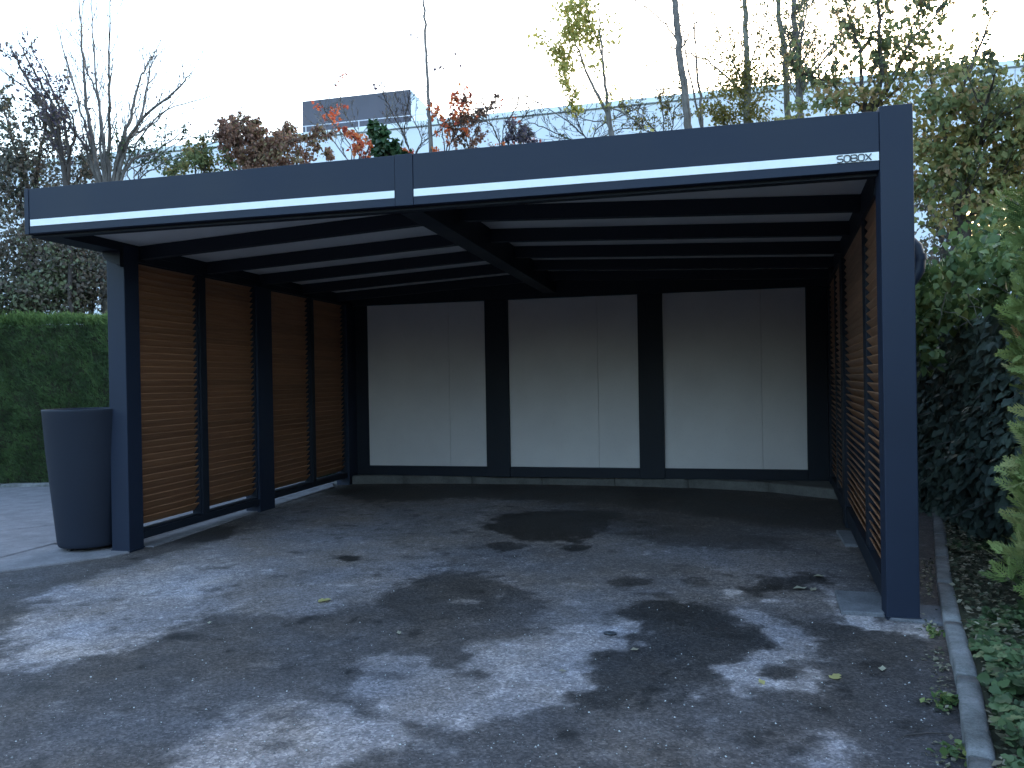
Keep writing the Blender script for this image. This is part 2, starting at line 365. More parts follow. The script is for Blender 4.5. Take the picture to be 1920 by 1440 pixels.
stain([(830, 1050), (1100, 1040), (1400, 1075), (1560, 1110), (1570, 1165), (1400, 1150), (1250, 1130), (1140, 1150), (1190, 1185), (1000, 1195), (960, 1120), (880, 1085)], .58, .12)
stain([(300, 1460), (380, 1385), (450, 1345), (560, 1310), (610, 1298), (640, 1330), (700, 1348), (760, 1340), (810, 1400), (700, 1412), (620, 1460)], .82, .06)
stain([(470, 1395), (520, 1385), (545, 1400), (490, 1410)], .45, .03, .5)
stain([(680, 1262), (700, 1230), (760, 1212), (860, 1250), (960, 1215), (1050, 1188), (1195, 1178), (1205, 1200), (1120, 1250), (1080, 1290), (1030, 1330), (960, 1352), (900, 1362), (830, 1345), (740, 1345), (690, 1312)], .74, .05)
stain([(900, 1215), (1010, 1205), (1150, 1185), (1180, 1195), (1080, 1275), (1030, 1315), (960, 1300), (930, 1260)], .86, .12)
stain([(690, 1130), (760, 1088), (830, 1070), (930, 1078), (1000, 1108), (1025, 1148), (960, 1172), (900, 1215), (850, 1248), (770, 1205), (690, 1225), (660, 1275), (620, 1295), (560, 1305), (450, 1342), (300, 1410), (0, 1460), (0, 1262), (240, 1240), (305, 1198), (420, 1158), (600, 1150)], .30, .05)
stain([(690, 1130), (770, 1088), (840, 1070), (930, 1080), (985, 1110), (900, 1150), (760, 1170)], .17, .07)
stain([(60, 1290), (420, 1280), (520, 1330), (300, 1390), (0, 1440), (0, 1330)], .38, .3)
stain([(1140, 1152), (1200, 1130), (1300, 1132), (1372, 1160), (1400, 1200), (1372, 1260), (1260, 1298), (1130, 1330), (1030, 1352), (1050, 1315), (1110, 1270), (1180, 1212), (1205, 1188)], .09, .035)
stain([(1440, 1165), (1560, 1165), (1745, 1200), (1830, 1460), (1050, 1460), (1030, 1352), (1130, 1330), (1260, 1300), (1372, 1262), (1530, 1300), (1512, 1205)], .26, .06)
stain([(1560, 1190), (1740, 1205), (1800, 1400), (1640, 1380), (1540, 1290)], .17, .2)
stain([(1390, 1150), (1480, 1165), (1512, 1200), (1500, 1240), (1530, 1292), (1440, 1302), (1335, 1302), (1372, 1262), (1412, 1222)], .80, .04)
spot(1465, 1262, 34, 12, .14, .025)
stain([(1450, 1392), (1530, 1375), (1600, 1400), (1560, 1432), (1480, 1412)], .66, .07)
stain([(1080, 1350), (1260, 1330), (1420, 1380), (1330, 1420), (1130, 1420)], .42, .15)
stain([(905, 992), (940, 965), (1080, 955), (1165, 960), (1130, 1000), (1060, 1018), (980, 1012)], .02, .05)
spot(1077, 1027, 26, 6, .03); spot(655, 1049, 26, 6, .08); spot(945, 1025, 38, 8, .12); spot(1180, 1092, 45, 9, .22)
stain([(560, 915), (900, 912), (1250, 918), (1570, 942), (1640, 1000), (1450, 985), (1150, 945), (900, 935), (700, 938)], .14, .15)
stain([(1150, 1000), (1350, 985), (1500, 1010), (1430, 1035), (1250, 1022)], .30, .15)
stain([(1385, 1102), (1430, 1085), (1540, 1080), (1572, 1098), (1500, 1116), (1420, 1120)], .13, .05)
spot(1500, 1128, 70, 10, .6, .1)
stain([(0, 1078), (200, 1048), (380, 1012), (430, 1000), (290, 1045), (130, 1092), (50, 1132), (0, 1175)], .33, .06)
stain([(300, 1003), (400, 985), (450, 990), (410, 1010), (330, 1018)], .14, .06)
spot(890, 1268, 22, 8, .3); spot(1300, 1090, 28, 8, .32); spot(745, 1268, 30, 9, .45)
spot(1370, 1113, 22, 5, 1.15, .05); spot(1440, 1128, 14, 4, 1.1, .03); spot(870, 1128, 26, 5, .62, .05)
stain([(1560, 1150), (1650, 1150), (1650, 1168), (1745, 1166), (1765, 1186), (1740, 1200), (1680, 1186), (1600, 1176)], 1.2, .045, .7)
stain([(1555, 1105), (1570, 1108), (1575, 1150), (1558, 1148)], 1.0, .05, .4)
spot(1572, 1013, 22, 14, .75, .08, .6)
stain([(1640, 1165), (1720, 1172), (1745, 1190), (1700, 1186), (1650, 1180)], .85, .03, .3)
dmg = fbm(PP, 1.1, 77).reshape(sh); tone += (dmg-.5)*.26; spk = fbm(PP, 7, 91, 4).reshape(sh); tone -= np.clip(spk-.64, 0, 1)*1.6; tone += np.clip(.34-spk, 0, 1)*1.0
tone += np.clip(fbm(PP, 14, 31).reshape(sh)-.62, 0, 1)*.9*(tone > .3)
# fade to the plain tone at the borders of the fine sheet
ed = np.minimum.reduce([GX-gx[0], gx[-1]-GX, GY-gy[0]]); fd = np.clip(ed/.4, 0, 1); tone = BASE_TONE*(1-fd)+tone*fd
ZZ = (fbm(PP, 3, 55).reshape(sh)-.5)*.006+0.004
V = np.stack([GX.ravel(), GY.ravel(), ZZ.ravel()], 1)
ny, nx = sh; ii = (np.arange(ny-1)[:, None]*nx+np.arange(nx-1)[None, :]).ravel()
Fg = np.stack([ii, ii+1, ii+nx+1, ii+nx], 1)
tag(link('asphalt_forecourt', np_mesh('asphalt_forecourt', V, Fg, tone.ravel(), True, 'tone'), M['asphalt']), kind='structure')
# wider ground
def sheet(name, pts, z, mat, parent=None, tn=None):
    me = bpy.data.meshes.new(name); me.from_pydata([(x, y, z) for x, y in pts], [], [list(range(len(pts)))]); me.update()
    if tn is not None:
        a = me.attributes.new('tone', 'FLOAT', 'POINT'); a.data.foreach_set('value', [tn]*len(pts))
    return link(name, me, mat, parent)
tag(sheet('ground', [(-600, -600), (600, -600), (600, 600), (-600, 600)], -0.03, M['lawn']), kind='structure')
tag(sheet('asphalt_yard', [(-30, -40), (14, -40), (14, 6.2), (-30, 6.2)], -0.012, M['asphalt'], tn=BASE_TONE), kind='structure')

# paving beside the left wall (laid as separate slabs with open joints)
def slab(name, pts, z0, z1, mat, parent):
    n_ = len(pts); c = np.mean(pts, axis=0); ins = [tuple(np.array(p)+(c-np.array(p))*(0.012/np.linalg.norm(c-np.array(p)))) for p in pts]
    V = [(x, y, z0) for x, y in pts]+[(x, y, z1-.006) for x, y in pts]+[(x, y, z1) for x, y in ins]
    Fc = [[i, (i+1) % n_, n_+(i+1) % n_, n_+i] for i in range(n_)]+[[n_+i, n_+(i+1) % n_, 2*n_+(i+1) % n_, 2*n_+i] for i in range(n_)]+[list(range(2*n_, 3*n_))]
    me = bpy.data.meshes.new(name); me.from_pydata(V, [], Fc); me.update()
    return link(name, me, mat, parent)
pav = tag(sheet('side_paving', [(-13, -1.2), (-6.9, -.6), (-6.3, .1), (-5.93, .9), (-5.98, 3), (-6.04, 5.3), (-16, 5.2)], 0.006, M['soil']), kind='structure')
# a strip of slabs along the wall, then wider slabs with a diagonal joint
yj = [.90, 1.75, 2.62, 3.5, 4.35, 4.98]
slab('paving_slab', [(-5.76, .74), (-5.80, .60), (-5.98, .38), (-6.28, .0), (-6.66, -.5), (-6.66, .88), (-5.96, .88)], 0.0, 0.020, M['paving'], pav)
for a, b_ in zip(yj, yj[1:]): slab('paving_slab', [(-5.965-.008*a, a+.02), (-6.66, a+.02), (-6.66, b_-.0), (-5.965-.008*b_, b_-.0)], 0.0, 0.020, M['paving'], pav)
slab('paving_slab', [(-6.69, -.54), (-7.3, -1.33), (-8.2, -2.5), (-10.5, -2.5), (-7.71, 1.27), (-7.50, 1.53), (-6.69, 2.55)], 0.0, 0.020, M['paving'], pav)
slab('paving_slab', [(-6.69, 2.60), (-7.53, 1.55), (-7.74, 1.29), (-10.0, -1.75), (-13.5, 1.5), (-13.5, 3.2), (-10.6, 3.92), (-8.2, 4.5), (-6.69, 4.86)], 0.0, 0.020, M['paving'], pav)
pav2 = slab('paving_slab', [(-5.97, .95), (-5.72, .98), (-5.80, 2.6), (-5.86, 4.6), (-6.03, 4.9), (-6.0, 3.0)], 0.0, 0.016, M['paving'], pav)

# ---------------------------------------------------------------- kerbs
def kerb_run(name, line, wdt, h, stone_len, z0=-0.05, seed=3, gap=.012, mat='kerb'):
    rg = random.Random(seed); root = None
    P = [Vector((x, y, 0)) for x, y in line]; seg = []
    L = [0]
    for a, b_ in zip(P, P[1:]): L.append(L[-1]+(b_-a).length)
    def pt(s):
        s = max(0, min(L[-1], s))
        for i in range(len(P)-1):
            if s <= L[i+1]+1e-9:
                return P[i].lerp(P[i+1], (s-L[i])/(L[i+1]-L[i]))
        return P[-1]
    bed = tag(bar(name, (*pt(0).xy, h*.35), (*pt(L[-1]).xy, h*.35), .02, .03, M['soil']), kind='structure') if False else None
    s = 0; first = True; objs = []
    me0 = bpy.data.meshes.new(name)
    bm = bmesh.new()
    # bedding strip under the stones
    for i in range(len(P)-1):
        d = (P[i+1]-P[i]).normalized(); n_ = Vector((-d.y, d.x, 0))
        vs = [bm.verts.new((P[i]+n_*wdt*.42).to_tuple()[:2]+(h*.3,)), bm.verts.new((P[i]-n_*wdt*.42).to_tuple()[:2]+(h*.3,)),
              bm.verts.new((P[i+1]-n_*wdt*.42).to_tuple()[:2]+(h*.3,)), bm.verts.new((P[i+1]+n_*wdt*.42).to_tuple()[:2]+(h*.3,))]
        bm.faces.new(vs)
    bm.to_mesh(me0); bm.free()
    root = tag(link(name, me0, M['soil']), kind='structure')
    while s < L[-1]-.05:
        ln = stone_len*(0.94+rg.random()*.1); e = min(s+ln, L[-1])
        a, b_ = pt(s+gap/2), pt(e-gap/2); d = (b_-a); ll = d.length; d.normalize(); n_ = Vector((-d.y, d.x, 0))
        bm = bmesh.new(); kx = 7
        prof = [(-wdt/2, z0), (-wdt/2, h-.022), (-wdt/2+.007, h-.007), (-wdt/2+.024, h), (wdt/2-.01, h-.001), (wdt/2, h-.008), (wdt/2, z0)]
        ringv = []
        for i in range(kx+1):
            t_ = i/kx; ins = .006 if i in (0, kx) else 0
            ring = []
            for (u, z) in prof:
                jz = (rg.random()-.5)*.005; ju = (rg.random()-.5)*.005
                q = a+d*(ll*t_)+n_*(u*(1-ins*6)+ju); ring.append(bm.verts.new((q.x, q.y, z-ins+jz)))
            ringv.append(ring)
        for r0, r1 in zip(ringv, ringv[1:]):
            for j in range(len(prof)-1): bm.faces.new([r0[j], r0[j+1], r1[j+1], r1[j]])
        bm.faces.new(ringv[0]); bm.faces.new(list(reversed(ringv[-1])))
        bmesh.ops.recalc_face_normals(bm, faces=bm.faces)
        me = bpy.data.meshes.new('kerb_stone'); bm.to_mesh(me); bm.free()
        for p_ in me.polygons: p_.use_smooth = len(p_.vertices) == 4
        link('kerb_stone', me, M[mat], root)
        s = e
    return root
kr = [(-1.05, -4.9), (-.75, -3.7), (-.50, -2.65), (-.29, -1.82), (-.12, -1.2), (.03, -.53), (.27, .48), (.50, 1.35), (.72, 2.16), (1.0, 3.2), (1.25, 4.2), (1.6, 5.6)]
kerb_run('right_kerb', kr, .088, .075, .82, seed=5)
# low concrete upstand along the back wall, its front edge slightly curved
kb = [(-6.02, 4.88), (-5.2, 5.04), (-4.0, 5.14), (-2.9, 5.17), (-1.9, 5.13), (-1.2, 5.06), (-.6, 4.97), (-.1, 4.72), (.38, 4.32)]
kb = [(x, y+.06) for x, y in kb]
kerb_run('back_kerb', kb, .12, .115, .98, seed=9, gap=.008, mat='plinth')
bm = bmesh.new()
ft = [bm.verts.new((x, y+.055, .108)) for x, y in kb]+[bm.verts.new((.62, 5.75, .108)), bm.verts.new((-6.1, 5.75, .108))]
bm.faces.new(ft); me = bpy.data.meshes.new('back_plinth'); bm.to_mesh(me); bm.free()
tag(link('back_plinth', me, M['plinth']), kind='structure')
kerb_run('hedge_kerb', [(-14.5, 3.1), (-10.6, 4.03), (-8.2, 4.62), (-6.1, 5.1)], .11, .06, 1.0, seed=12)

# concrete footing pads by the right wall
def pad(pts, z, lab):
    o = slab('footing_pad', pts, -.01, z, M['pad'], None); o['kind'] = 'structure'; return o
pad([(-.40, .05), (-.06, .03), (-.02, .48), (-.36, .50)], .028, '')
pad([(-.045, 1.90), (.20, 1.90), (.22, 2.46), (-.01, 2.48)], .028, '')
pad([(-.16, -.015), (.10, -.06), (.20, .28), (-.0, .30)], .020, '')

# ================================================================== THE CARPORT
car = tag(empty('carport', (0, 0, 0)), 'large anthracite flat roofed carport with grey back boards, wooden louvre sides and white fascia stripes', 'carport')
T, Bt, L_, W_, D_ = 2.85, 2.521, 5.976, 0.172, 5.085
YB = 5.26
def xr(y): return -W_+(.34+W_)*(y-.1)/4.85          # inner face of the splayed right wall
def deckz(x): return 2.575+(x+5.77)/2.77*.145 if x < -3 else 2.72-(x+3)/2.9*.12
# front fascia: two boards, seam cover, end cap
def fascia(x0, x1):
    return box('fascia_board', (x0, .0, Bt), (x1, .05, T-.0), M['paint'], car, .003)
fascia(-L_+.04, -3.063); fascia(-2.937, -W_-.002)
box('fascia_cover', (-3.061, -.004, Bt-.001), (-2.939, .05, T+.002), M['paint'], car, .003)
box('fascia_end_cap', (-L_, -.004, Bt-.003), (-L_+.038, .052, T+.003), M['paint'], car, .003)
box('fascia_lip', (-L_+.04, .052, Bt-.02), (-W_-.002, .12, Bt+.03), M['paint_in'], car, .002)
for x0, x1 in ((-L_+.05, -3.066), (-2.934, -W_-.004)):
    box('stripe', (x0, -.003, 2.574), (x1, .012, 2.622), M['white'], car, .001)
# lettering on the stripe, five separate flat letters
def stroke_mesh(polys, wd, th):
    bm = bmesh.new()
    for pts in polys:
        closed = pts[0] == pts[-1]; P = [Vector((x, 0, z)) for x, z in pts]
        Lf, Rt = [], []
        for i, p in enumerate(P):
            if closed: a = P[i-1] if i > 0 else P[-2]; b_ = P[i+1] if i < len(P)-1 else P[1]
            else: a = P[max(0, i-1)]; b_ = P[min(len(P)-1, i+1)]
            d = (b_-a).normalized(); s_ = Vector((-d.z, 0, d.x))*wd/2
            Lf.append(p+s_); Rt.append(p-s_)
        fr = [[bm.verts.new(q+Vector((0, y, 0))) for q in row] for row in (Lf, Rt) for y in (-th, 0)]
        lf, lb, rf, rb = fr[0], fr[1], fr[2], fr[3]
        for i in range(len(P)-1):
            bm.faces.new([lf[i], lf[i+1], rf[i+1], rf[i]])
            bm.faces.new([lf[i], lb[i], lb[i+1], lf[i+1]]); bm.faces.new([rf[i], rf[i+1], rb[i+1], rb[i]])
    me = bpy.data.meshes.new('letter'); bm.to_mesh(me); bm.free(); return me
def rrect(x0, z0, x1, z1, r_, seg=4):
    pts = []
    for cx_, cz_, a0 in ((x1-r_, z1-r_, 0), (x0+r_, z1-r_, 90), (x0+r_, z0+r_, 180), (x1-r_, z0+r_, 270)):
        for k in range(seg+1):
            a = math.radians(a0+90*k/seg); pts.append((cx_+r_*math.cos(a), cz_+r_*math.sin(a)))
    pts.append(pts[0]); return pts
LH, LW = .036, .031
def arc(cx_, cz_, r_, a0, a1, k=5): return [(cx_+r_*math.cos(math.radians(a0+(a1-a0)*i/k)), cz_+r_*math.sin(math.radians(a0+(a1-a0)*i/k))) for i in range(k+1)]
rS = .008
S_ = [(LW, LH)]+arc(rS, LH-rS, rS, 90, 270)[:]
S_ = [(LW, LH)]+arc(.009, LH-.009, .009, 90, 270)+arc(LW-.009, .009, .009, 90, -90)+[(0, 0)]
O_ = rrect(0, 0, LW, LH, .011)
B_ = [[(0, 0), (0, LH), (LW-.009, LH)]+arc(LW-.010, LH-.009, .009, 90, -90)+[(0, LH/2)], [(LW-.010, LH/2)]+arc(LW-.009, .009, .009, 90, -90)+[(0, 0)]]
X_ = [[(0, LH), (LW, 0)], [(LW, LH), (LW*.56, LH*.53)], [(LW*.42, LH*.40), (0, 0)]]
x = -.395
for polys in ([S_], [O_], B_, [O_], X_):
    o = link('letter', stroke_mesh(polys, .0054, .004), M['letter'], car); o.location = (x, -.0032, 2.579); x += LW+.006
# posts
HT = 2.47
def post(x0, y0, x1, y1, z1, mat='paint', bev=.006, z0=0.0): return box('post', (x0, y0, z0), (x1, y1, z1), M[mat], car, bev)
post(-W_, -.004, 0, .118, T+.026)
Lp, Yp = 5.94, .751
post(-Lp, Yp, -Lp+W_, Yp+.172, 2.56)
post(-Lp, 2.70, -Lp+W_, 3.00, 2.44); post(-Lp, 4.84, -Lp+W_+.02, 5.10, 2.44)
box('base_plate', (-W_-.006, -.01, .0205), (.006, .124, .026), M['paint'], car, .002)
box('base_plate', (-Lp-.006, Yp-.006, .018), (-Lp+W_+.006, Yp+.178, .026), M['paint'], car, .002)
def rpost(y0, y1, z1):   # right wall posts follow the splayed line
    ya = (y0+y1)/2; bm = bmesh.new()
    V = [bm.verts.new((xr(y)+dx, y, z)) for z in (0, z1) for (y, dx) in ((y0, 0), (y1, 0), (y1, W_), (y0, W_))]
    for f_ in ((3, 2, 1, 0), (4, 5, 6, 7), (0, 1, 5, 4), (1, 2, 6, 5), (2, 3, 7, 6), (3, 0, 4, 7)): bm.faces.new([V[i] for i in f_])
    bmesh.ops.recalc_face_normals(bm, faces=bm.faces)
    me = bpy.data.meshes.new('post'); bm.to_mesh(me); bm.free(); link('post', me, M['paint_in'], car)
rpost(2.70, 3.00, 2.44); rpost(4.84, 5.10, 2.44)
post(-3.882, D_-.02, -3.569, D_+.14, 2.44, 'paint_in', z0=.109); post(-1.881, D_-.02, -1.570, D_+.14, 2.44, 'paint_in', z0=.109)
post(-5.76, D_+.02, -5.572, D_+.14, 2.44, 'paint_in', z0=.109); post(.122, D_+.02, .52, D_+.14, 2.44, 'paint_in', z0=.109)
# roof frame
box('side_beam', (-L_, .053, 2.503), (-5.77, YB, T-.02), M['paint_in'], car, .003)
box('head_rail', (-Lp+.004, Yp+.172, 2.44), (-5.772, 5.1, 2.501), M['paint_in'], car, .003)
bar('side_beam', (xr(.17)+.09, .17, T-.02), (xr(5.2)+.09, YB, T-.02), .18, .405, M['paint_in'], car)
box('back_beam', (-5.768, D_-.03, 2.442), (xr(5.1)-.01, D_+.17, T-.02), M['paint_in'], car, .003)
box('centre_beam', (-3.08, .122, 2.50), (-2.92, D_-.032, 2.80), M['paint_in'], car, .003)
for i in range(5):
    y = .93+.912*i+.035
    for x0, x1 in ((-5.768, -3.082), (-2.918, xr(y)-.004)):
        bar('purlin', (x0, y, deckz(x0+.001)-.002), (x1, y, deckz(x1-.001 if x1 < -3 else x1)-.002), .07, .11, M['paint_in'], car, .002)
# roof sheets (ceiling side) - one per bay, ribbed top skin above
def roof_sheet(x0, x1, x1b):
    V = []; 
    for (x_, y_) in ((x0, .06), (x1, .06), (x1b, D_-.03), (x0, D_-.03)):
        V.append((x_, y_, deckz(x_ if x_ != -3 else (-3.0001 if x0 < -4 else -2.999))))
    V += [(a, b_, c+.02) for a, b_, c in V]
    me = bpy.data.meshes.new('ceiling_sheet'); me.from_pydata(V, [], [[3, 2, 1, 0], [4, 5, 6, 7], [0, 1, 5, 4], [1, 2, 6, 5], [2, 3, 7, 6], [3, 0, 4, 7]]); me.update()
    link('ceiling_sheet', me, M['deck'], car)
roof_sheet(-5.775, -3.075, -3.075); roof_sheet(-2.925, xr(.06)+.004, xr(5.05)+.004)
bm = bmesh.new(); V = [bm.verts.new((a, b_, z)) for z in (T-.016, T-.004) for a, b_ in ((-L_+.02, .053), (-.03, .053), (.50, YB), (-L_+.02, YB))]
for f_ in ((3, 2, 1, 0), (4, 5, 6, 7), (0, 1, 5, 4), (1, 2, 6, 5), (2, 3, 7, 6), (3, 0, 4, 7)): bm.faces.new([V[i] for i in f_])
me = bpy.data.meshes.new('roof_top'); bm.to_mesh(me); bm.free(); link('roof_top', me, M['paint'], car)
# dark curved piece under the side beam at the front left post
bm = bmesh.new(); pr = [(-Lp+W_+.0, 2.50), (-Lp-.0, 2.50)]+[(-Lp+W_-(.172)*math.cos(math.radians(a)), 2.50-.11*math.sin(math.radians(a))) for a in range(8, 91, 10)]+[(-Lp+W_, 2.37)]
f0 = [bm.verts.new((x_, Yp-.045, z)) for x_, z in pr]; f1 = [bm.verts.new((x_, Yp-.003, z)) for x_, z in pr]
bm.faces.new(f0); bm.faces.new(list(reversed(f1)))
for i in range(len(pr)): j = (i+1) % len(pr); bm.faces.new([f0[i], f1[i], f1[j], f0[j]])
bmesh.ops.recalc_face_normals(bm, faces=bm.faces)
me = bpy.data.meshes.new('corner_piece'); bm.to_mesh(me); bm.free(); link('corner_piece', me, M['paint_in'], car)
# bottom rails
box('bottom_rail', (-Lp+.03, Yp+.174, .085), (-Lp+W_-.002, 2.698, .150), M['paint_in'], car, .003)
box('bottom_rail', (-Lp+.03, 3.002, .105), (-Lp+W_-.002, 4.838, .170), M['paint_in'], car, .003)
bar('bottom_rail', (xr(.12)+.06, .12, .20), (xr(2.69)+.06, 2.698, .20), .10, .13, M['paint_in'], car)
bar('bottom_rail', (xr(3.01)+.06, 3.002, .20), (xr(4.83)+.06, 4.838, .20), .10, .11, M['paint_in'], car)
# back wall: three bays, each two boards with an open joint
for (x0, x1) in ((-5.572, -3.882), (-3.569, -1.881), (-1.570, .122)):
    xj = x0+(x1-x0)*.695
    box('wall_board', (x0+.002, D_+.03, .241), (xj-.0012, D_+.055, 2.439), M['board'], car, .002)
    box('wall_board', (xj+.0012, D_+.031, .241), (x1-.002, D_+.056, 2.439), M['board'], car, .002)
    box('wall_backing', (xj-.04, D_+.0575, .241), (xj+.04, D_+.075, 2.439), M['board'], car, 0)
    box('bottom_rail', (x0+.002, D_+.0, .110), (x1-.002, D_+.12, .238), M['paint_in'], car, .003)
# louvre panels
PITCH_S = .0592
def slat_mesh(L):
    """blade with rounded edges, long axis Y, outer edge (x+) lower, tilted 42 degrees"""
    pr = [(-.049, 0), (-.046, .005), (.046, .005), (.049, 0), (.046, -.005), (-.046, -.005)]
    a = math.radians(-50); P = [(x_*math.cos(a)-z*math.sin(a), x_*math.sin(a)+z*math.cos(a)) for x_, z in pr]
    V = [(x_, 0, z) for x_, z in P]+[(x_, L, z) for x_, z in P]; n_ = len(P)
    Fc = [[i, n_+i, n_+(i+1) % n_, (i+1) % n_] for i in range(n_)]+[list(range(n_)), list(range(2*n_-1, n_-1, -1))]
    me = bpy.data.meshes.new('slat'); me.from_pydata(V, [], Fc); me.update(); me.materials.append(M['slat']); return me
def louvre(p, q, side, zlo=.20, zhi=2.432):
    """p, q plan ends of the panel's inner plane; side=+1 when outside is towards +X"""
    d = Vector((q[0]-p[0], q[1]-p[1])); L = d.length; rz = math.atan2(d.y, d.x)-PI/2
    # origin at p, local Y along the wall, local X out of the wall
    bm = bmesh.new(); o_ = [(0, zlo-.05), (L, zlo-.05), (L, zhi+.006), (0, zhi+.006)]; n_ = [(.014, zlo-.035), (L-.014, zlo-.035), (L-.014, zhi-.004), (.014, zhi-.004)]
    rg_ = [[bm.verts.new((x_*side, y_, z_)) for y_, z_ in q] for x_ in (.012, .092) for q in (o_, n_)]
    for k in range(4):
        j_ = (k+1) % 4
        bm.faces.new([rg_[0][k], rg_[0][j_], rg_[1][j_], rg_[1][k]]); bm.faces.new([rg_[2][k], rg_[3][k], rg_[3][j_], rg_[2][j_]])
        bm.faces.new([rg_[0][k], rg_[2][k], rg_[2][j_], rg_[0][j_]]); bm.faces.new([rg_[1][k], rg_[1][j_], rg_[3][j_], rg_[3][k]])
    bmesh.ops.recalc_face_normals(bm, faces=bm.faces)
    me = bpy.data.meshes.new('louvre_panel'); bm.to_mesh(me); bm.free()
    o = link('louvre_panel', me, M['paint_in'], car); o.location = (p[0], p[1], 0); o.rotation_euler = (0, 0, rz)
    ms = slat_mesh(L-.03); n_ = 38; pit = (zhi-zlo-.038*2+.012)/(n_-1)
    for k in range(n_):
        s = bpy.data.objects.new('slat', ms); C.objects.link(s); s.parent = o
        if side > 0: s.location = (.044, .015, zlo+.030+k*pit)
        else: s.location = (-.058, L-.015, zlo+.030+k*pit); s.rotation_euler = (0, 0, PI)
        s.rotation_euler.y = random.uniform(-.02, .02)
        s.location.x += random.uniform(-.001, .001)
    return o
XL = -Lp+W_-.012
for y0, y1 in ((Yp+.176, 1.735), (1.835, 2.698), (3.002, 3.885), (3.975, 4.838)):
    louvre((XL, y0), (XL, y1), -1)
for y0, y1 in ((1.737, 1.833), (3.887, 3.973)):
    box('mullion', (-Lp+.05, y0, .15), (-Lp+W_-.004, y1, 2.439), M['paint_in'], car, .003)
def rm(y0, y1):
    bar('mullion', (xr((y0+y1)/2)+.061, y0, 2.44), (xr((y0+y1)/2)+.069, y1, 2.44), .10, 2.24, M['paint_in'], car)
rm(.93, 1.06); rm(3.88, 3.97)
for y0, y1 in ((.12, .928), (1.062, 2.698), (3.002, 3.878), (3.972, 4.838)):
    louvre((xr(y0)+.008, y0), (xr(y1)+.008, y1), 1, .215, 2.425)
# downpipe behind the right post, its elbow stands out beside the post
tb = Tubes()
path = [(-.03, .30, 2.30), (-.02, .29, 2.22), (.03, .28, 2.165), (.075, .28, 2.12), (.093, .28, 2.05), (.086, .28, 1.985), (.05, .28, 1.93), (.0, .29, 1.88), (-.02, .30, 1.8), (-.02, .30, .1)]
from itertools import chain
tb.add(path, [.04]*len(path), 14); tb.add([(.091, .28, 2.075), (.095, .28, 2.04)], [.044, .044], 14)
tb.build('downpipe', M['paint'], car)

# ================================================================== PLANTER
pc = onz(148, 1040); pc = np.array([pc[0]-.065, pc[1]+.20, 0.016])
pl_ = tag(empty('planter', tuple(pc)), 'tall tapered round anthracite planter, empty, standing left of the front left post', 'planter')
prof = [(.0, .035), (.205, .035), (.212, .045), (.218, .08), (.248, .45), (.277, .82), (.297, 1.155), (.300, 1.175), (.298, 1.186), (.285, 1.188), (.280, 1.176), (.276, 1.10), (.272, .98), (0, .98)]
bm = bmesh.new(); sg = 72; rings = []
for r_, z in prof: r_ *= 1.15; rings.append([bm.verts.new((r_*math.cos(2*PI*k/sg), r_*math.sin(2*PI*k/sg), z)) for k in range(sg)] if r_ > 0 else [bm.verts.new((0, 0, z))])
for a, b_ in zip(rings, rings[1:]):
    for k in range(sg):
        if len(a) == 1: bm.faces.new([a[0], b_[k], b_[(k+1) % sg]])
        elif len(b_) == 1: bm.faces.new([a[k], a[(k+1) % sg], b_[0]])
        else: bm.faces.new([a[k], a[(k+1) % sg], b_[(k+1) % sg], b_[k]])
bmesh.ops.recalc_face_normals(bm, faces=bm.faces)
for f_ in bm.faces: f_.smooth = True
me = bpy.data.meshes.new('pot_body'); bm.to_mesh(me); bm.free()
link('pot_body', me, M['planter'], pl_)
for k in range(3):
    a = 2*PI*k/3-1.9; cx_, cy_ = .17*math.cos(a), .17*math.sin(a)
    box('foot', (cx_-.02, cy_-.02, 0.006), (cx_+.02, cy_+.02, .036), M['letter'], pl_, .003)

# ================================================================== BUILDING BEHIND
YF = 25.0
bl = tag(empty('industrial_building', (-12, YF, 0)), 'long pale blue metal clad industrial building rising behind the trees', 'building')
def bbox(name, a, b_, mat, bev=0):
    o = box(name, (a[0]+12, a[1]-YF, a[2]), (b_[0]+12, b_[1]-YF, b_[2]), mat, bl, bev); return o
bbox('wall', (-60, YF+.05, 0), (30, YF+30, 11.9), M['clad'])
k = 0; x = -60.0
pm = None
while x < 29.9:
    for (z0, z1) in ((.2, 4.1), (4.12, 8.0), (8.02, 11.85)):
        if pm is None or pm[0] != (z0, z1):
            pass
        bbox('cladding_panel', (x+.012, YF, z0), (x+2.238, YF+.048, z1), M['clad'], 0)
    x += 2.25
bbox('parapet_cap', (-60.1, YF-.08, 11.9), (30.1, YF+.5, 12.12), M['cladcap'], .01)
tb = Tubes()
tb.add([(-48, .6, 12.62), (42, .6, 12.62)], [.022]*2, 5)
for i in range(36): tb.add([(-48+2.5*i, .6, 12.1), (-48+2.5*i, .6, 12.62)], [.02]*2, 4)
tb.build('guard_rail', M['rail'], bl)
# plant room on the roof
pr_ = bbox('plant_room', (-18.7, YF+2.5, 12.0), (-13.35, YF+6.5, 14.5), M['unitdark'], .02)
bm = bmesh.new(); V = [bm.verts.new(p) for p in ((-13.34+12, 2.5, 12), (-11.1+12, 2.5, 12), (-13.34+12, 2.5, 14.47), (-13.34+12, 6.5, 12), (-11.1+12, 6.5, 12), (-13.34+12, 6.5, 14.47))]
for f_ in ((0, 1, 2), (3, 5, 4), (1, 4, 5, 2), (0, 3, 4, 1), (0, 2, 5, 3)): bm.faces.new([V[i] for i in f_])
bmesh.ops.recalc_face_normals(bm, faces=bm.faces)
me = bpy.data.meshes.new('sloped_duct'); bm.to_mesh(me); bm.free(); link('sloped_duct', me, M['cladcap'], bl)
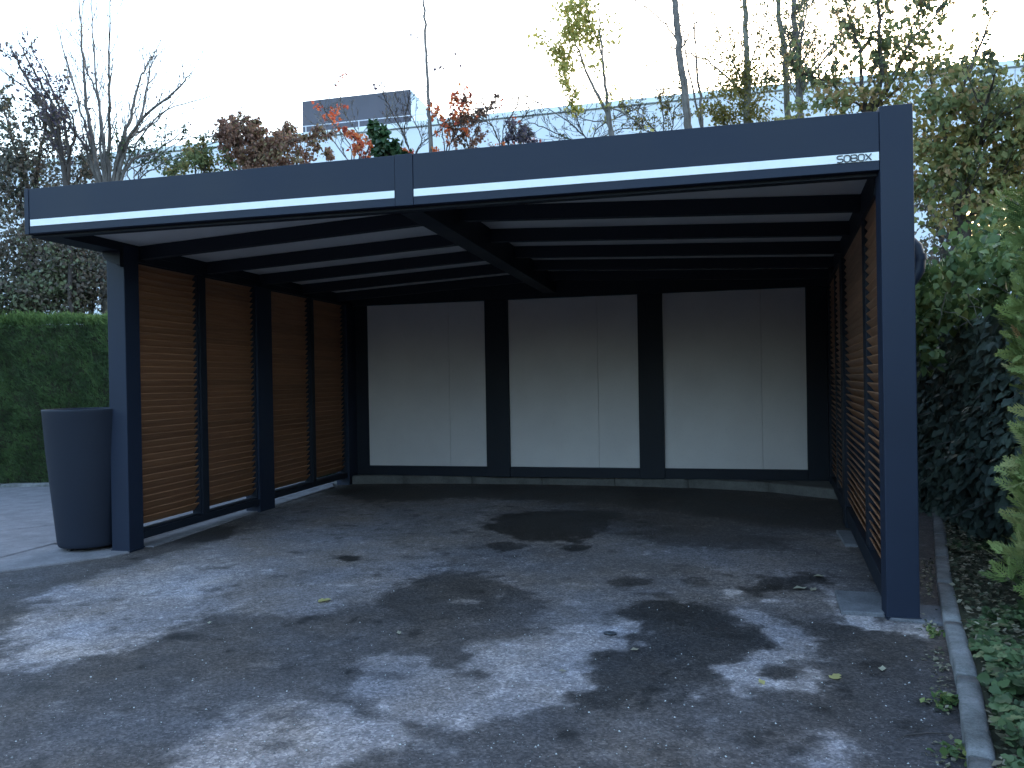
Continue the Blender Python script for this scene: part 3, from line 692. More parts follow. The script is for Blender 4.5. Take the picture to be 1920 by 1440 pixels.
# added glowing panes standing in for the warm glow through the leaves at right
mt, n, b = new_mat('warm_glow_pane'); b.inputs['Base Color'].default_value = (.9, .7, .4, 1)
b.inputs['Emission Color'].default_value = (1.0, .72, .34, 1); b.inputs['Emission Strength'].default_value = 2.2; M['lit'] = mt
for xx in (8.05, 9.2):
    wf = bbox('glow_frame', (xx-.06, YF-.05, 5.05), (xx+.96, YF-.003, 7.1), M['unitdark'], .01)
    g_ = bbox('glow_pane', (xx, YF-.07, 5.12), (xx+.9, YF-.052, 7.03), M['lit'], 0); g_['label'] = 'added glowing pane for the warm glow behind the leaves'

# ================================================================== VEGETATION
def catmull(P, k=5):
    P = [np.asarray(p, float) for p in P]; P = [2*P[0]-P[1]]+P+[2*P[-1]-P[-2]]; out = []
    for i in range(1, len(P)-2):
        for j in range(k):
            t_ = j/k; a, b_, c, d = P[i-1], P[i], P[i+1], P[i+2]
            out.append(.5*((2*b_)+(-a+c)*t_+(2*a-5*b_+4*c-d)*t_*t_+(-a+3*b_-3*c+d)*t_**3))
    out.append(P[-2]); return np.array(out)
class Plant:
    def __init__(s, name, label, cat, base, group=None):
        s.base = np.array(base, float); s.root = tag(empty(name, tuple(base)), label, cat, group)
        s.trunk = Tubes(); s.br = Tubes(); s.tips = []; s.lp = []
    def stem(s, pts, r0, r1, sides=7, k=5, wob=.02, into='trunk', power=1.0):
        Q = catmull(pts, k); n_ = len(Q); t_ = np.linspace(0, 1, n_)
        Q[1:-1] += rng.normal(size=(n_-2, 3))*wob
        r0 = r0*.85; R_ = r0+(r1-r0)*t_**power; (s.trunk if into == 'trunk' else s.br).add(Q-s.base, R_, sides); return Q, R_
    def twigs(s, Q, R_, count, length, t0=.15, ang=(25, 55), lvl=1, up=.25, leaf=0, rmul=.5, sub=3):
        n_ = len(Q)
        for _ in range(count):
            t_ = t0+(1-t0)*rng.random()**.8; i = min(n_-2, int(t_*(n_-1))); p = Q[i]+(Q[i+1]-Q[i])*rng.random()
            d = Q[i+1]-Q[i]; d /= np.linalg.norm(d)+1e-9
            a = math.radians(rng.uniform(*ang)); q_ = rng.normal(size=3); q_ -= d*(q_@d); q_ /= np.linalg.norm(q_)
            v_ = d*math.cos(a)+q_*math.sin(a); L = length*(0.35+.65*rng.random())*(1-.45*t_)
            m_ = 6; pts = [p]; 
            for j in range(m_):
                v_ = v_+rng.normal(size=3)*.09+np.array([0, 0, up*.35]); v_ /= np.linalg.norm(v_); pts.append(pts[-1]+v_*L/m_)
            pts = np.array(pts); r0 = max(.0042, min(R_[i]*rmul, L*.016)); rr = np.linspace(r0, .0026, m_+1)
            s.br.add(pts-s.base, rr, 3 if lvl > 1 or r0 < .01 else 4)
            if leaf:
                for j in range(leaf):
                    u_ = rng.uniform(.2, 1)*m_; jj = min(m_-1, int(u_)); s.lp.append((pts[jj]+(pts[jj+1]-pts[jj])*(u_-jj), v_))
            if lvl < sub: s.twigs(pts, rr, max(1, int(3+2*rng.random())), L*.5, .2, ang, lvl+1, up, leaf, .6, sub)
    def scatter(s, c, r, count, clumps=24, spread=.22, flat=1.0, shell=.3):
        """leaf places in clumps through an ellipsoid"""
        c = np.asarray(c, float); r = np.asarray(r, float)*np.ones(3)
        d = rng.normal(size=(clumps, 3)); d /= np.linalg.norm(d, axis=1)[:, None]
        K = c+d*r*(shell+(1-shell)*rng.random((clumps, 1))**.5)
        idx = rng.integers(0, clumps, count); P = K[idx]+rng.normal(size=(count, 3))*r*spread*np.array([1, 1, flat])
        tw = (vnoise(K, 1.3, 3)*.5+rng.random(clumps)*.35)[idx]
        return P, tw
    def finish(s, tm='bark', bm_='bark'):
        if s.trunk.V: s.trunk.build('trunk', M[tm], s.root)
        if s.br.V: tag(s.br.build('branches', M[bm_], s.root), kind='stuff')
    def leafset(s, P, size, mat, tint, droop=.3, tmpl=LEAF4, name='crown', sz_var=.4):
        P = np.asarray(P, float); n_ = len(P)
        D = rng.normal(size=(n_, 3)); D[:, 2] -= droop*1.6; N = rng.normal(size=(n_, 3))*.9+np.array([0, -.2, .9])
        S = size*(1-sz_var+2*sz_var*rng.random(n_))
        return leaves(name, P-s.base, D, N, S, tint, M[mat], s.root, tmpl)
def ground_of(p, z=-0.02): return np.array([p[0], p[1], z])

# ---- clipped hedge at left
def hedge_box(name, label, c0, c1, depth, top, mat, count, size):
    """c0, c1: plan ends of the front face; depth goes to +Y side"""
    c0 = np.array(c0, float); c1 = np.array(c1, float); d = c1-c0; L = np.linalg.norm(d); d /= L; nrm = np.array([-d[1], d[0]])
    root = tag(empty(name, (*((c0+c1)/2), 0)), label, 'hedge'); base = np.array([*((c0+c1)/2), 0])
    # inner dark core of twigs so the hedge is not see-through
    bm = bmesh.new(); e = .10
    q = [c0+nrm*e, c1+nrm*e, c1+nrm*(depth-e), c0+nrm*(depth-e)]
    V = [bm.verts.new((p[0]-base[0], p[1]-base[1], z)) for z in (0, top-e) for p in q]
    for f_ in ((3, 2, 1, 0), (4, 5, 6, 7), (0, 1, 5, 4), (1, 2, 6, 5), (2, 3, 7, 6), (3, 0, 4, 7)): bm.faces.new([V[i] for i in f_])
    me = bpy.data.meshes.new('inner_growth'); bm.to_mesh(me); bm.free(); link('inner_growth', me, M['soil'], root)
    nf = int(count*.72); nt_ = count-nf
    u = rng.random(nf)*L; z = rng.random(nf)**.95*(top+.0); dp = np.abs(rng.normal(size=nf))*.045
    P = np.zeros((nf, 3)); P[:, :2] = c0+d*u[:, None]; P[:, 2] = z
    bul = (fbm(np.stack([u, z, u*0], 1), 1.6, 4)-.5)*.26+(fbm(np.stack([u, z, u*0], 1), 6, 14)-.5)*.12; P[:, :2] += nrm*(dp-bul)[:, None]
    D = np.zeros((nf, 3)); D[:, :2] = -nrm*.8; D[:, 2] = .75; D += rv(nf, .42); N = rv(nf, .7)+np.array([-nrm[0], -nrm[1], .3])
    u2 = rng.random(nt_)*L; w2 = rng.random(nt_)*depth; P2 = np.zeros((nt_, 3)); P2[:, :2] = c0+d*u2[:, None]+nrm*w2[:, None]
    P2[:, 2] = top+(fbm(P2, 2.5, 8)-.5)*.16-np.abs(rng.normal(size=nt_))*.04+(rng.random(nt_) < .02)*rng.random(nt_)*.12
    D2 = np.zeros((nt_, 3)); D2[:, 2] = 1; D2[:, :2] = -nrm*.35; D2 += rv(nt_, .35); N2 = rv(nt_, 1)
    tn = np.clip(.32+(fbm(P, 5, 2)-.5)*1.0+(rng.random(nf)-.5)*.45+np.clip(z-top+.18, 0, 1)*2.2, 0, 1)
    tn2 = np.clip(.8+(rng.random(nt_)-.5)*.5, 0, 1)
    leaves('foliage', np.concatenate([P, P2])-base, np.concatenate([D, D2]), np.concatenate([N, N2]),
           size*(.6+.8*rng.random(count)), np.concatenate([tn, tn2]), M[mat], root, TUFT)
    return root
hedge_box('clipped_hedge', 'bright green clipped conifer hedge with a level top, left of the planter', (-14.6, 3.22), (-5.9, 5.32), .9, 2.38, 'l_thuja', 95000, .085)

# ---- the feathery conifer at the right edge
cb = onz(1905, 1235); con = Plant('feathery_conifer', 'light green feathery conifer overhanging the ivy at the right edge', 'conifer', (cb[0]+.71, cb[1]+.30, 0))
ax = con.base[:2]
for k in range(5):
    a = rng.random()*6.28; con.stem([(*ax, 0), (ax[0]+.1*math.cos(a), ax[1]+.1*math.sin(a), 1.2), (ax[0]+.25*math.cos(a), ax[1]+  .25*math.sin(a), 1.9)], .03, .008)
NS = 11000
z = .10+rng.random(NS)**.9*2.2; th = rng.random(NS)*2*PI
def con_r(z, th): return (.50+.05*np.sin(z*2.4+.6))*np.clip((3.2-z)/.9, .1, 1)*np.clip(.70+z*.9, 0, 1)
rr = con_r(z, th)*(1-.55*rng.random(NS)**2.2)+(vnoise(np.stack([np.cos(th)*1.2, np.sin(th)*1.2, z], 1), 2.6, 5)-.5)*.28
P = np.stack([ax[0]+rr*np.cos(th), ax[1]+rr*np.sin(th), z], 1)
D = np.stack([np.cos(th)*.7, np.sin(th)*.7, .75+0*z], 1)+rv(NS, .45); N = rv(NS, .45)+np.stack([np.cos(th), np.sin(th), -.3+0*z], 1)
tn = np.clip(.42+(vnoise(P, 4.5, 6)-.5)*1.0+(rng.random(NS)-.5)*.5, 0, .78); tn[rng.random(NS) < .006] = 1.0
leaves('foliage', P-con.base, D, N, .15*(.4+.8*rng.random(NS)), tn, M['l_conifer'], con.root, SPRAY)
con.finish('bark_dark', 'bark_dark')

# ---- dark broadleaf hedge behind it, along the right wall
def leaf_wall(pl, pts, depth, z0, z1, count, size, mat, tmpl, tint0=.35, droop=.8, seed=1, bulge=.35):
    """leafy face along the plan line pts (front side = left of travel)"""
    pts = np.array(pts, float); sg_ = np.diff(pts, axis=0); ln = np.linalg.norm(sg_, axis=1); cum = np.concatenate([[0], np.cumsum(ln)])
    s_ = rng.random(count)*cum[-1]; i = np.clip(np.searchsorted(cum, s_)-1, 0, len(ln)-1); t_ = (s_-cum[i])/ln[i]
    B = pts[i]+sg_[i]*t_[:, None]; nr = np.stack([-sg_[i][:, 1], sg_[i][:, 0]], 1)/ln[i][:, None]
    zt = z1 if np.isscalar(z1) else z1(s_/cum[-1]); z_ = z0+rng.random(count)*(zt-z0)
    q = np.stack([s_, z_, s_*0], 1); off = (fbm(q, 1.5, seed)-.45)*bulge*2-np.abs(rng.normal(size=count))*depth
    P = np.stack([B[:, 0]+nr[:, 0]*off, B[:, 1]+nr[:, 1]*off, z_], 1)
    D = np.stack([nr[:, 0]*.5, nr[:, 1]*.5, -.5*droop+0*z_], 1)+rv(count, .6); N = np.stack([nr[:, 0]*1.1, nr[:, 1]*1.1-.4, .6+0*z_], 1)+rv(count, .45)
    tn = np.clip(tint0+(fbm(q, 3, seed+5)-.5)*.9+(rng.random(count)-.5)*.4, 0, 1)
    leaves('foliage', P-pl.base, D, N, size*(.6+.7*rng.random(count)), tn, M[mat], pl.root, tmpl)
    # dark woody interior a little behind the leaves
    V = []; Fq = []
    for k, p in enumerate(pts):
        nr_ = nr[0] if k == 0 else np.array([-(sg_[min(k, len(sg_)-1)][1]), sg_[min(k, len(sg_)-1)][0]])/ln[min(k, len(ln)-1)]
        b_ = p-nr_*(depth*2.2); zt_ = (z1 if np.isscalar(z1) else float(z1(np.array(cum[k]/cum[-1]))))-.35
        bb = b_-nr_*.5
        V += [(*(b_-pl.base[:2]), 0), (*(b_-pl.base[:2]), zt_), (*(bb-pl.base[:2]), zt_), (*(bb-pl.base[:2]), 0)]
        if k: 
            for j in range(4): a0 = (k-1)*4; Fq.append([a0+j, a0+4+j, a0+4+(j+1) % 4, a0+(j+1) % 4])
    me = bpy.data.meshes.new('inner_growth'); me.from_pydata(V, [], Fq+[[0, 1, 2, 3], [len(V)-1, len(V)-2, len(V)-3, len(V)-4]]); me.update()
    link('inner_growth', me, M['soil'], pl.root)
dk = Plant('dark_broadleaf_hedge', 'dark broad leaved hedge in deep shade between the right post and the conifer', 'hedge', (1.3, 2.0, 0))
leaf_wall(dk, [(1.15, -1.6), (1.00, .2), (.96, 1.2), (1.02, 2.4), (1.06, 3.6), (1.0, 5.0), (.85, 6.5)], .10, .0, lambda s: 2.0+.2*np.sin(s*9), 24000, .092, 'l_dark', LEAF5, .42, 2.6, 3, .16)
for _ in range(60):
    y_ = rng.uniform(-.8, 4); p = np.array([.98+.0*y_, y_, rng.uniform(.3, 1.9)]); v_ = np.array([-.7, -.3, rng.uniform(-.2, .5)])+rv(1, .3)[0]
    dk.br.add(np.array([p, p+v_*.14, p+v_*.25+np.array([0, 0, -.02])])-dk.base, [.004, .003, .0015], 3)
dk.finish('bark_dark', 'bark')
# climbing vine with fresh leaves over its top
vi = Plant('climbing_vine', 'fresh green climbing vine hanging over the top of the dark hedge by the elbow pipe', 'climber', (1.3, 1.6, 0))
P = []
for (px, py, dep, rx, ry, cnt) in ((1745, 545, 6.6, 45, 40, 260), (1790, 570, 6.3, 55, 30, 220), (1810, 490, 5.9, 45, 50, 170), (1870, 520, 5.4, 50, 60, 200), (1735, 600, 6.6, 22, 40, 90),
                                  (1860, 470, 6.2, 60, 35, 170), (1905, 430, 6.0, 50, 45, 110), (1740, 650, 6.3, 14, 40, 40), (1775, 555, 7.0, 60, 30, 260)):
    c = at(px, py, dep); g, _ = vi.scatter(c, (rx/F*dep, .22, ry/F*dep), int(cnt*1.7), 18, .3); P.append(g)
P = np.concatenate(P); vi.leafset(P, .078, 'l_vine', np.clip(.45+(rng.random(len(P))-.5)*.9, 0, 1), .9, LEAF5)
for wp in ([(1840, 660), (1830, 600), (1815, 540), (1795, 470)], [(1850, 640), (1842, 560), (1833, 500), (1845, 450)], [(1835, 625), (1800, 590), (1770, 585)], [(1905, 560), (1902, 440), (1898, 350)], [(1760, 610), (1780, 540), (1820, 500)]):
    vi.stem([ground_of(at(wp[0][0], wp[0][1], 6.1), 1.2)*0+at(wp[0][0], wp[0][1], 6.1)]+[at(a, b_, 6.0) for a, b_ in wp[1:]], .006, .003, 5, 5, .008, 'br')
vi.stem([(1.32, 1.2, 0), (1.25, 1.15, .9), (1.2, 1.1, 1.9)], .02, .01, 6)
vi.finish('bark_pale', 'bark_pale')

# ---- pixel-measured trees behind the roof
def tree(name, label, base_px, dep, stems, r0, twig, leaf=None, tm='bark', group=None, trunk_r=None, cat='tree', wob=.007):
    bx = at(base_px[0], base_px[1], dep); base = ground_of(bx)
    pl = Plant(name, label, cat, base, group)
    tr = trunk_r or r0*1.6
    if trunk_r != 0: pl.stem([base, base+(bx-base)*.5+np.array([.04, 0, 0]), bx], tr*1.15, tr*.92, 9, 4, .01)
    for st in stems:
        pts = [at(a, b_, dep+dd) for (a, b_, *rest), dd in zip(st['p'], np.linspace(0, st.get('dd', rng.uniform(-1.0, 1.0)), len(st['p'])))]
        Q, R_ = pl.stem([bx-np.array([0, 0, .05])]+pts if st.get('join', True) else pts, st.get('r', r0), st.get('r1', .006), 6, 6, wob)
        pl.twigs(Q, R_, st.get('n', twig['n']), st.get('len', twig['len']), twig.get('t0', .12), twig.get('ang', (25, 55)), 1, twig.get('up', .25), twig.get('leaf', 0), .5, twig.get('sub', 3))
    if leaf and pl.lp:
        P = np.array([p for p, _ in pl.lp])+rv(len(pl.lp), .02)
        tn = np.clip(leaf.get('t', .5)+(rng.random(len(P))-.5)*leaf.get('tv', .9), 0, 1)
        pl.leafset(P, leaf['s'], leaf['m'], tn, leaf.get('d', .6), leaf.get('tm', LEAF4))
    for (px, py, rx, ry, cnt, *o) in (leaf or {}).get('blobs', []):
        dd = dep+(o[0] if o else 0); g, tw = pl.scatter(at(px, py, dd), (rx/F*dd, .5*(rx+ry)/F*dd, ry/F*dd), cnt, max(8, cnt//22), leaf.get('sp', .17))
        pl.leafset(g, leaf['s'], leaf['m'], np.clip(tw+(rng.random(len(g))-.5)*.35+leaf.get('tb', 0), 0, 1), leaf.get('d', .6), leaf.get('tm', LEAF4))
    pl.finish(tm, tm); return pl
S = lambda *p, **k: dict(p=list(p), **k)
tree('bare_tree', 'bare many stemmed grey tree fanning out above the left end of the roof', (202, 415), 11.5, [
    S((178, 300), (160, 240), (135, 150), (105, 45), r=.036), S((180, 300), (163, 200), (155, 110), (148, -30), r=.05),
    S((196, 290), (190, 220), (178, 130), (172, -20), r=.04), S((204, 290), (205, 200), (204, 120), (208, -20), r=.04),
    S((222, 290), (245, 220), (262, 150), (285, 105), r=.045), S((232, 290), (262, 225), (278, 150), (290, 95), r=.04),
    S((240, 310), (290, 285), (345, 245), r=.035), S((225, 290), (272, 218), (330, 168), (358, 137), r=.04),
    S((170, 300), (130, 235), (60, 175), (-5, 125), r=.035), S((228, 275), (285, 235), (340, 175), r=.03, n=6),
    S((190, 280), (185, 190), (160, 120), (152, 40), r=.03), S((240, 300), (300, 215), (395, 180), r=.022, n=4)],
    .05, dict(n=24, len=.85, ang=(18, 42), up=.5, sub=2), dict(s=.04, m='l_purple', blobs=[(200, 230, 150, 130, 60)]), 'bark', trunk_r=.15)
tree('dusky_leaved_tree', 'slender dusky purple leaved tree at the upper left edge of the photo', (125, 345), 11.0, [
    S((110, 270), (75, 190), (40, 130), (18, 85), r=.05), S((115, 280), (100, 200), (62, 130), (34, 75), r=.045), S((130, 300), (118, 220), (85, 140), (60, 95), r=.035),
    S((125, 310), (140, 240), (110, 170), r=.03)], .05, dict(n=15, len=.75, leaf=2, sub=2, ang=(25, 60)),
    dict(s=.05, m='l_purple', t=.5, blobs=[(85, 150, 45, 45, 150), (95, 190, 50, 60, 200), (125, 240, 45, 50, 170)]), 'bark_dark', trunk_r=.035)
tree('dense_shrub', 'dense dull green and brown tree overhanging the clipped hedge at the far left', (60, 420), 11.8, [
    S((50, 340), (20, 250), (0, 170), r=.05), S((70, 330), (80, 260), (95, 215), r=.05), S((110, 380), (150, 330), (170, 290), r=.04), S((30, 380), (-30, 300), r=.04)],
    .05, dict(n=20, len=1.0, leaf=2), dict(s=.06, m='l_brown', t=.5, sp=.2, tb=.1, blobs=[(50, 250, 75, 60, 800), (0, 330, 90, 90, 1700), (110, 330, 90, 70, 1500), (60, 440, 110, 90, 2600), (-60, 420, 90, 160, 1500), (150, 470, 90, 80, 2600, .6)]), 'bark_dark', trunk_r=.04)
tree('mid_green_shrub', 'mid green leafy shrub just above the left end of the clipped hedge', (30, 600), 11.2, [S((30, 560), (10, 520), r=.03), S((50, 560), (70, 510), r=.03)], .03,
    dict(n=10, len=.8, leaf=3), dict(s=.06, m='l_brown', tb=.38, blobs=[(20, 560, 90, 45, 2200), (90, 550, 60, 40, 1300), (130, 560, 40, 60, 1100), (120, 480, 40, 60, 900), (-60, 540, 70, 80, 900)]), 'bark_dark', trunk_r=.05, cat='shrub')
tree('brown_leaved_shrub', 'brownish purple shrub between the clipped hedge and the roof, beside the front left post', (170, 600), 11.4, [S((165, 540), (140, 480), r=.03), S((180, 540), (200, 470), r=.03)], .03,
    dict(n=14, len=.9, leaf=3), dict(s=.06, m='l_brown', tb=.15, blobs=[(80, 470, 60, 60, 1200), (175, 540, 60, 55, 1300), (230, 500, 70, 90, 1500), (130, 500, 60, 60, 1000), (20, 490, 60, 60, 900)]), 'bark_dark', trunk_r=.05, cat='shrub')
tree('russet_bush', 'rounded russet red and brown bush showing above the roof right of the bare tree', (480, 330), 11.5, [S((440, 270), (425, 240), r=.03), S((480, 270), (470, 235), r=.03), S((520, 270), (540, 250), r=.03), S((490, 290), (580, 260), (605, 285), r=.02)], .03,
    dict(n=18, len=.55, leaf=4), dict(s=.055, m='l_red', sp=.16, blobs=[(450, 275, 45, 45, 1300), (500, 285, 60, 40, 1400), (545, 295, 45, 30, 800), (430, 250, 25, 25, 300), (480, 340, 90, 50, 900)]), 'bark_dark', trunk_r=.05, cat='bush')
tree('green_bush', 'small mid green bush left of the russet bush above the roof', (370, 350), 11.2, [S((365, 310), (355, 285), r=.02), S((385, 310), (375, 270), r=.02), S((340, 320), (315, 315), r=.015)], .02,
    dict(n=10, len=.4, leaf=2), dict(s=.05, m='l_mix', tb=.0, blobs=[(370, 305, 28, 30, 420), (330, 320, 35, 16, 260), (400, 300, 25, 28, 260), (425, 300, 18, 20, 150)]), 'bark_dark', trunk_r=.03, cat='bush')
def rambler(label, px, dep, stems, m, s, leaf, blobs=(), n=7, ln=.45, tm='bark_dark', cat='shrub', name='thin_shrub', up=.3, t=.5):
    return tree(name, label, px, dep, stems, .012, dict(n=n, len=ln, leaf=leaf, sub=3, up=up, ang=(25, 60)), dict(s=s, m=m, t=t, blobs=list(blobs)), tm, trunk_r=.025, cat=cat)
rambler('twiggy bare shrub with long pale twigs right beside the bare tree, against the pale wall', (250, 345), 12, [S((280, 320), (350, 285), (420, 262)), S((260, 320), (330, 270), (385, 240)), S((240, 320), (300, 300), (345, 305)), S((260, 330), (230, 290), (260, 270))], 'l_ivy', .045, 1, n=14, ln=.7, tm='bark')
rambler('twiggy sapling with a few orange leaves in front of the grey plant room', (660, 305), 12, [S((630, 270), (605, 235), (590, 215)), S((670, 250), (640, 200), (640, 130)), S((700, 270), (730, 210), (740, 175)), S((655, 270), (620, 225), (600, 190))], 'l_fire', .065, 0,
        [(610, 205, 26, 14, 60), (625, 222, 14, 10, 22), (643, 195, 8, 8, 12), (645, 145, 12, 25, 12)], n=12, ln=.6, tm='bark')
rambler('sapling with a drooping row of brick red leaves above the roof seam', (680, 300), 11.2, [S((672, 270), (655, 250), (650, 240)), S((690, 280), (700, 262), (700, 250)), S((672, 290), (665, 270))], 'l_fire', .07, 1, [(672, 270, 16, 20, 70), (685, 285, 14, 12, 40), (660, 252, 10, 10, 20), (765, 283, 14, 8, 40)], n=3, ln=.25)
rambler('dark glossy green laurel shrub above the seam of the roof', (725, 300), 11, [S((720, 270), (715, 255)), S((735, 280), (745, 268)), S((712, 275), (695, 245))], 'l_green', .10, 3, [(725, 280, 22, 20, 110), (712, 265, 10, 14, 30), (745, 285, 20, 10, 50), (695, 250, 5, 10, 7)], n=4, ln=.25, name='laurel')
rambler('bare bushy twigs between the laurel and the tall thin pole tree', (775, 295), 12.4, [S((755, 250), (735, 210), (715, 170)), S((760, 260), (760, 215), (768, 180)), S((790, 260), (770, 215), (755, 170)), S((790, 270), (830, 240), (845, 215))], 'l_purple', .04, 0, n=14, ln=.6)
tree('pole_tree', 'tall thin nearly bare tree standing straight up above the middle of the roof', (809, 300), 11.6, [S((806, 240), (804, 190), (799, 100), (795, 20), (792, -40), r=.048, dd=0, n=16, len=.45, r1=.012)], .048,
     dict(n=16, len=.4, leaf=0, sub=2), dict(s=.06, m='l_purple', blobs=[(825, 130, 16, 12, 14), (780, 90, 20, 40, 6), (850, 110, 40, 14, 10), (690, 160, 22, 8, 10)]), 'bark', trunk_r=.06, wob=.008)
rambler('red leaved sapling right of the tall thin pole tree', (835, 290), 11.4, [S((842, 240), (850, 200), (853, 180)), S((830, 250), (820, 225), (812, 190)), S((850, 260), (865, 225), (870, 190))], 'l_fire', .06, 1, [(852, 190, 14, 12, 34), (858, 215, 12, 12, 20), (830, 255, 18, 22, 50), (880, 220, 16, 18, 26), (875, 165, 10, 6, 10), (818, 285, 22, 7, 60), (872, 245, 8, 14, 16)], n=5, ln=.4)
rambler('brown and dark leaved sapling over the middle right of the roof', (880, 285), 11.8, [S((870, 240), (880, 205)), S((890, 250), (910, 215), (925, 190)), S((860, 260), (845, 240))], 'l_red', .055, 2, [(870, 262, 26, 20, 150), (900, 262, 24, 18, 120), (850, 240, 18, 14, 60), (890, 235, 18, 20, 50)], n=8, ln=.4, t=.1)
rambler('twiggy dark shrub with pinkish leaves below the parapet, right of the brown sapling', (940, 275), 12, [S((925, 240), (905, 200), (893, 170)), S((945, 240), (960, 215), (970, 200)), S((950, 250), (985, 215), (1005, 180)), S((930, 250), (915, 230), (880, 228))], 'l_fire', .05, 0, [(942, 190, 7, 10, 12), (965, 225, 8, 14, 12), (985, 262, 40, 8, 40), (940, 268, 8, 5, 10)], n=14, ln=.5)
rambler('dark small leaved shrub beside the bare arching twigs above the roof', (965, 275), 11.4, [S((965, 255), (970, 240)), S((980, 260), (990, 250))], 'l_purple', .06, 2, [(968, 250, 20, 16, 130), (990, 262, 16, 8, 60), (960, 235, 16, 10, 40)], n=5, ln=.3)
rambler('bare arching shrub left of the yellow leaved tree', (1110, 270), 12, [S((1080, 240), (1030, 205), (980, 178)), S((1090, 245), (1080, 215), (1068, 190)), S((1120, 240), (1170, 215), (1200, 200)), S((1130, 255), (1180, 240), (1230, 250)), S((1060, 258), (1010, 235), (990, 230))], 'l_green', .05, 0, [(1050, 258, 14, 8, 26)], n=18, ln=.75)
tree('yellow_leaved_tree', 'two stemmed tree with clusters of yellow green leaves above the roof', (1148, 262), 11.4, [S((1142, 215), (1135, 160), (1127, 80), (1120, -30), r=.045, dd=-.2), S((1136, 210), (1105, 150), (1085, 95), (1058, 45), r=.04, dd=.2), S((1142, 215), (1125, 90), (1108, 50), (1095, -10), r=.025), S((1140, 205), (1185, 222), (1210, 245), r=.02, n=5), S((1140, 230), (1100, 225), (1060, 200), r=.014, n=5)], .045,
     dict(n=12, len=.5, leaf=1, sub=2), dict(s=.062, m='l_yellow', t=.5, sp=.42, blobs=[(1075, 15, 26, 20, 442), (1095, 55, 22, 28, 374), (1072, 60, 20, 18, 272), (1045, 100, 18, 15, 255), (1062, 125, 16, 16, 221), (1058, 155, 10, 14, 119), (1072, 180, 12, 16, 85), (1015, 72, 20, 12, 57), (1115, 75, 14, 20, 102), (1150, 45, 20, 16, 44), (1080, 205, 10, 6, 51), (1140, 195, 9, 5, 27), (1120, 125, 8, 14, 34), (1155, 80, 12, 10, 20)]), 'bark', trunk_r=.06)
tree('tall_grey_tree', 'tallest grey trunked tree with bare side branches, right of the yellow leaved tree', (1290, 250), 11.5, [S((1285, 180), (1275, 100), (1268, 30), (1264, -40), r=.07, dd=0, r1=.045, n=16), S((1281, 130), (1265, 70), (1225, 25), (1170, -10), r=.02, join=False, n=8), S((1278, 90), (1300, 50), (1325, 10), r=.018, join=False, n=6), S((1380, 165), (1335, 120), (1275, 95), (1230, 78), r=.022, join=False, n=10), S((1282, 150), (1250, 120), (1205, 95), r=.012, join=False, n=6)], .07,
     dict(n=16, len=.6, leaf=0, sub=2), dict(s=.05, m='l_olive', blobs=[(1240, 130, 40, 30, 24)]), 'bark', trunk_r=.085, wob=.01)
tree('thin_double_tree', 'pair of thin bare stems just right of the tall grey trunk', (1318, 245), 11.9, [S((1312, 180), (1305, 100), (1300, 20), (1305, -20), r=.03, dd=0), S((1302, 180), (1288, 110), (1282, 60), (1280, -10), r=.022, dd=.3)], .03,
     dict(n=14, len=.55, leaf=0, sub=2), None, 'bark', trunk_r=.04)
rambler('brushy bare shrub between the yellow leaved tree and the tallest grey trunk', (1240, 262), 12.2, [S((1220, 235), (1190, 205), (1175, 200)), S((1245, 230), (1240, 190), (1235, 170)), S((1260, 240), (1265, 205), (1290, 180)), S((1230, 245), (1200, 235), (1180, 232))], 'l_olive', .04, 1, n=16, ln=.6, t=.3)
# right-hand group
tree('olive_leaved_tree', 'tree with an olive and brown leafy crown above the right half of the roof', (1400, 240), 10.5, [S((1402, 160), (1400, 90), (1396, 20), (1400, -40), r=.055, dd=0, r1=.03), S((1400, 170), (1370, 110), (1350, 60), r=.02), S((1405, 130), (1430, 60), (1440, 0), r=.02)], .055,
     dict(n=18, len=.7, leaf=1, sub=2), dict(s=.045, m='l_olive', t=.35, sp=.2, blobs=[(1360, 110, 50, 60, 220), (1430, 100, 40, 60, 200), (1370, 190, 50, 35, 900), (1420, 170, 45, 40, 800), (1390, 145, 35, 25, 400), (1335, 210, 30, 20, 260), (1400, 220, 60, 20, 500), (1370, 80, 40, 50, 130), (1440, 60, 30, 60, 110)]), 'bark_pale', trunk_r=.075)
tree('slanting_trunk_tree', 'pale trunked tree leaning slightly, in the middle of the right hand group', (1478, 220), 10.8, [S((1474, 150), (1471, 90), (1460, 30), (1463, -40), r=.05, dd=0, r1=.03), S((1474, 140), (1500, 60), (1512, -10), r=.03)], .05,
     dict(n=26, len=.7, leaf=1, sub=3, up=.4), dict(s=.04, m='l_mix', t=.25, blobs=[(1465, 120, 40, 80, 420), (1520, 60, 50, 60, 200)]), 'bark_pale', trunk_r=.06)
tree('twin_trunk_tree', 'dark twin trunked tree just right of the slanting pale trunk', (1500, 215), 10.2, [S((1496, 150), (1495, 90), (1488, 30), (1492, -40), r=.045, dd=0, r1=.03), S((1502, 150), (1500, 90), (1512, 20), (1516, -40), r=.035, dd=.3), S((1505, 170), (1560, 90), (1625, 20), (1650, -20), r=.028), S((1505, 150), (1545, 100), (1580, 50), (1600, -10), r=.022)], .045,
     dict(n=24, len=.8, leaf=1, sub=3, up=.4), dict(s=.04, m='l_mix', t=.3, blobs=[(1540, 170, 45, 35, 420), (1560, 90, 50, 60, 260), (1620, 50, 60, 50, 200)]), 'bark', trunk_r=.06)
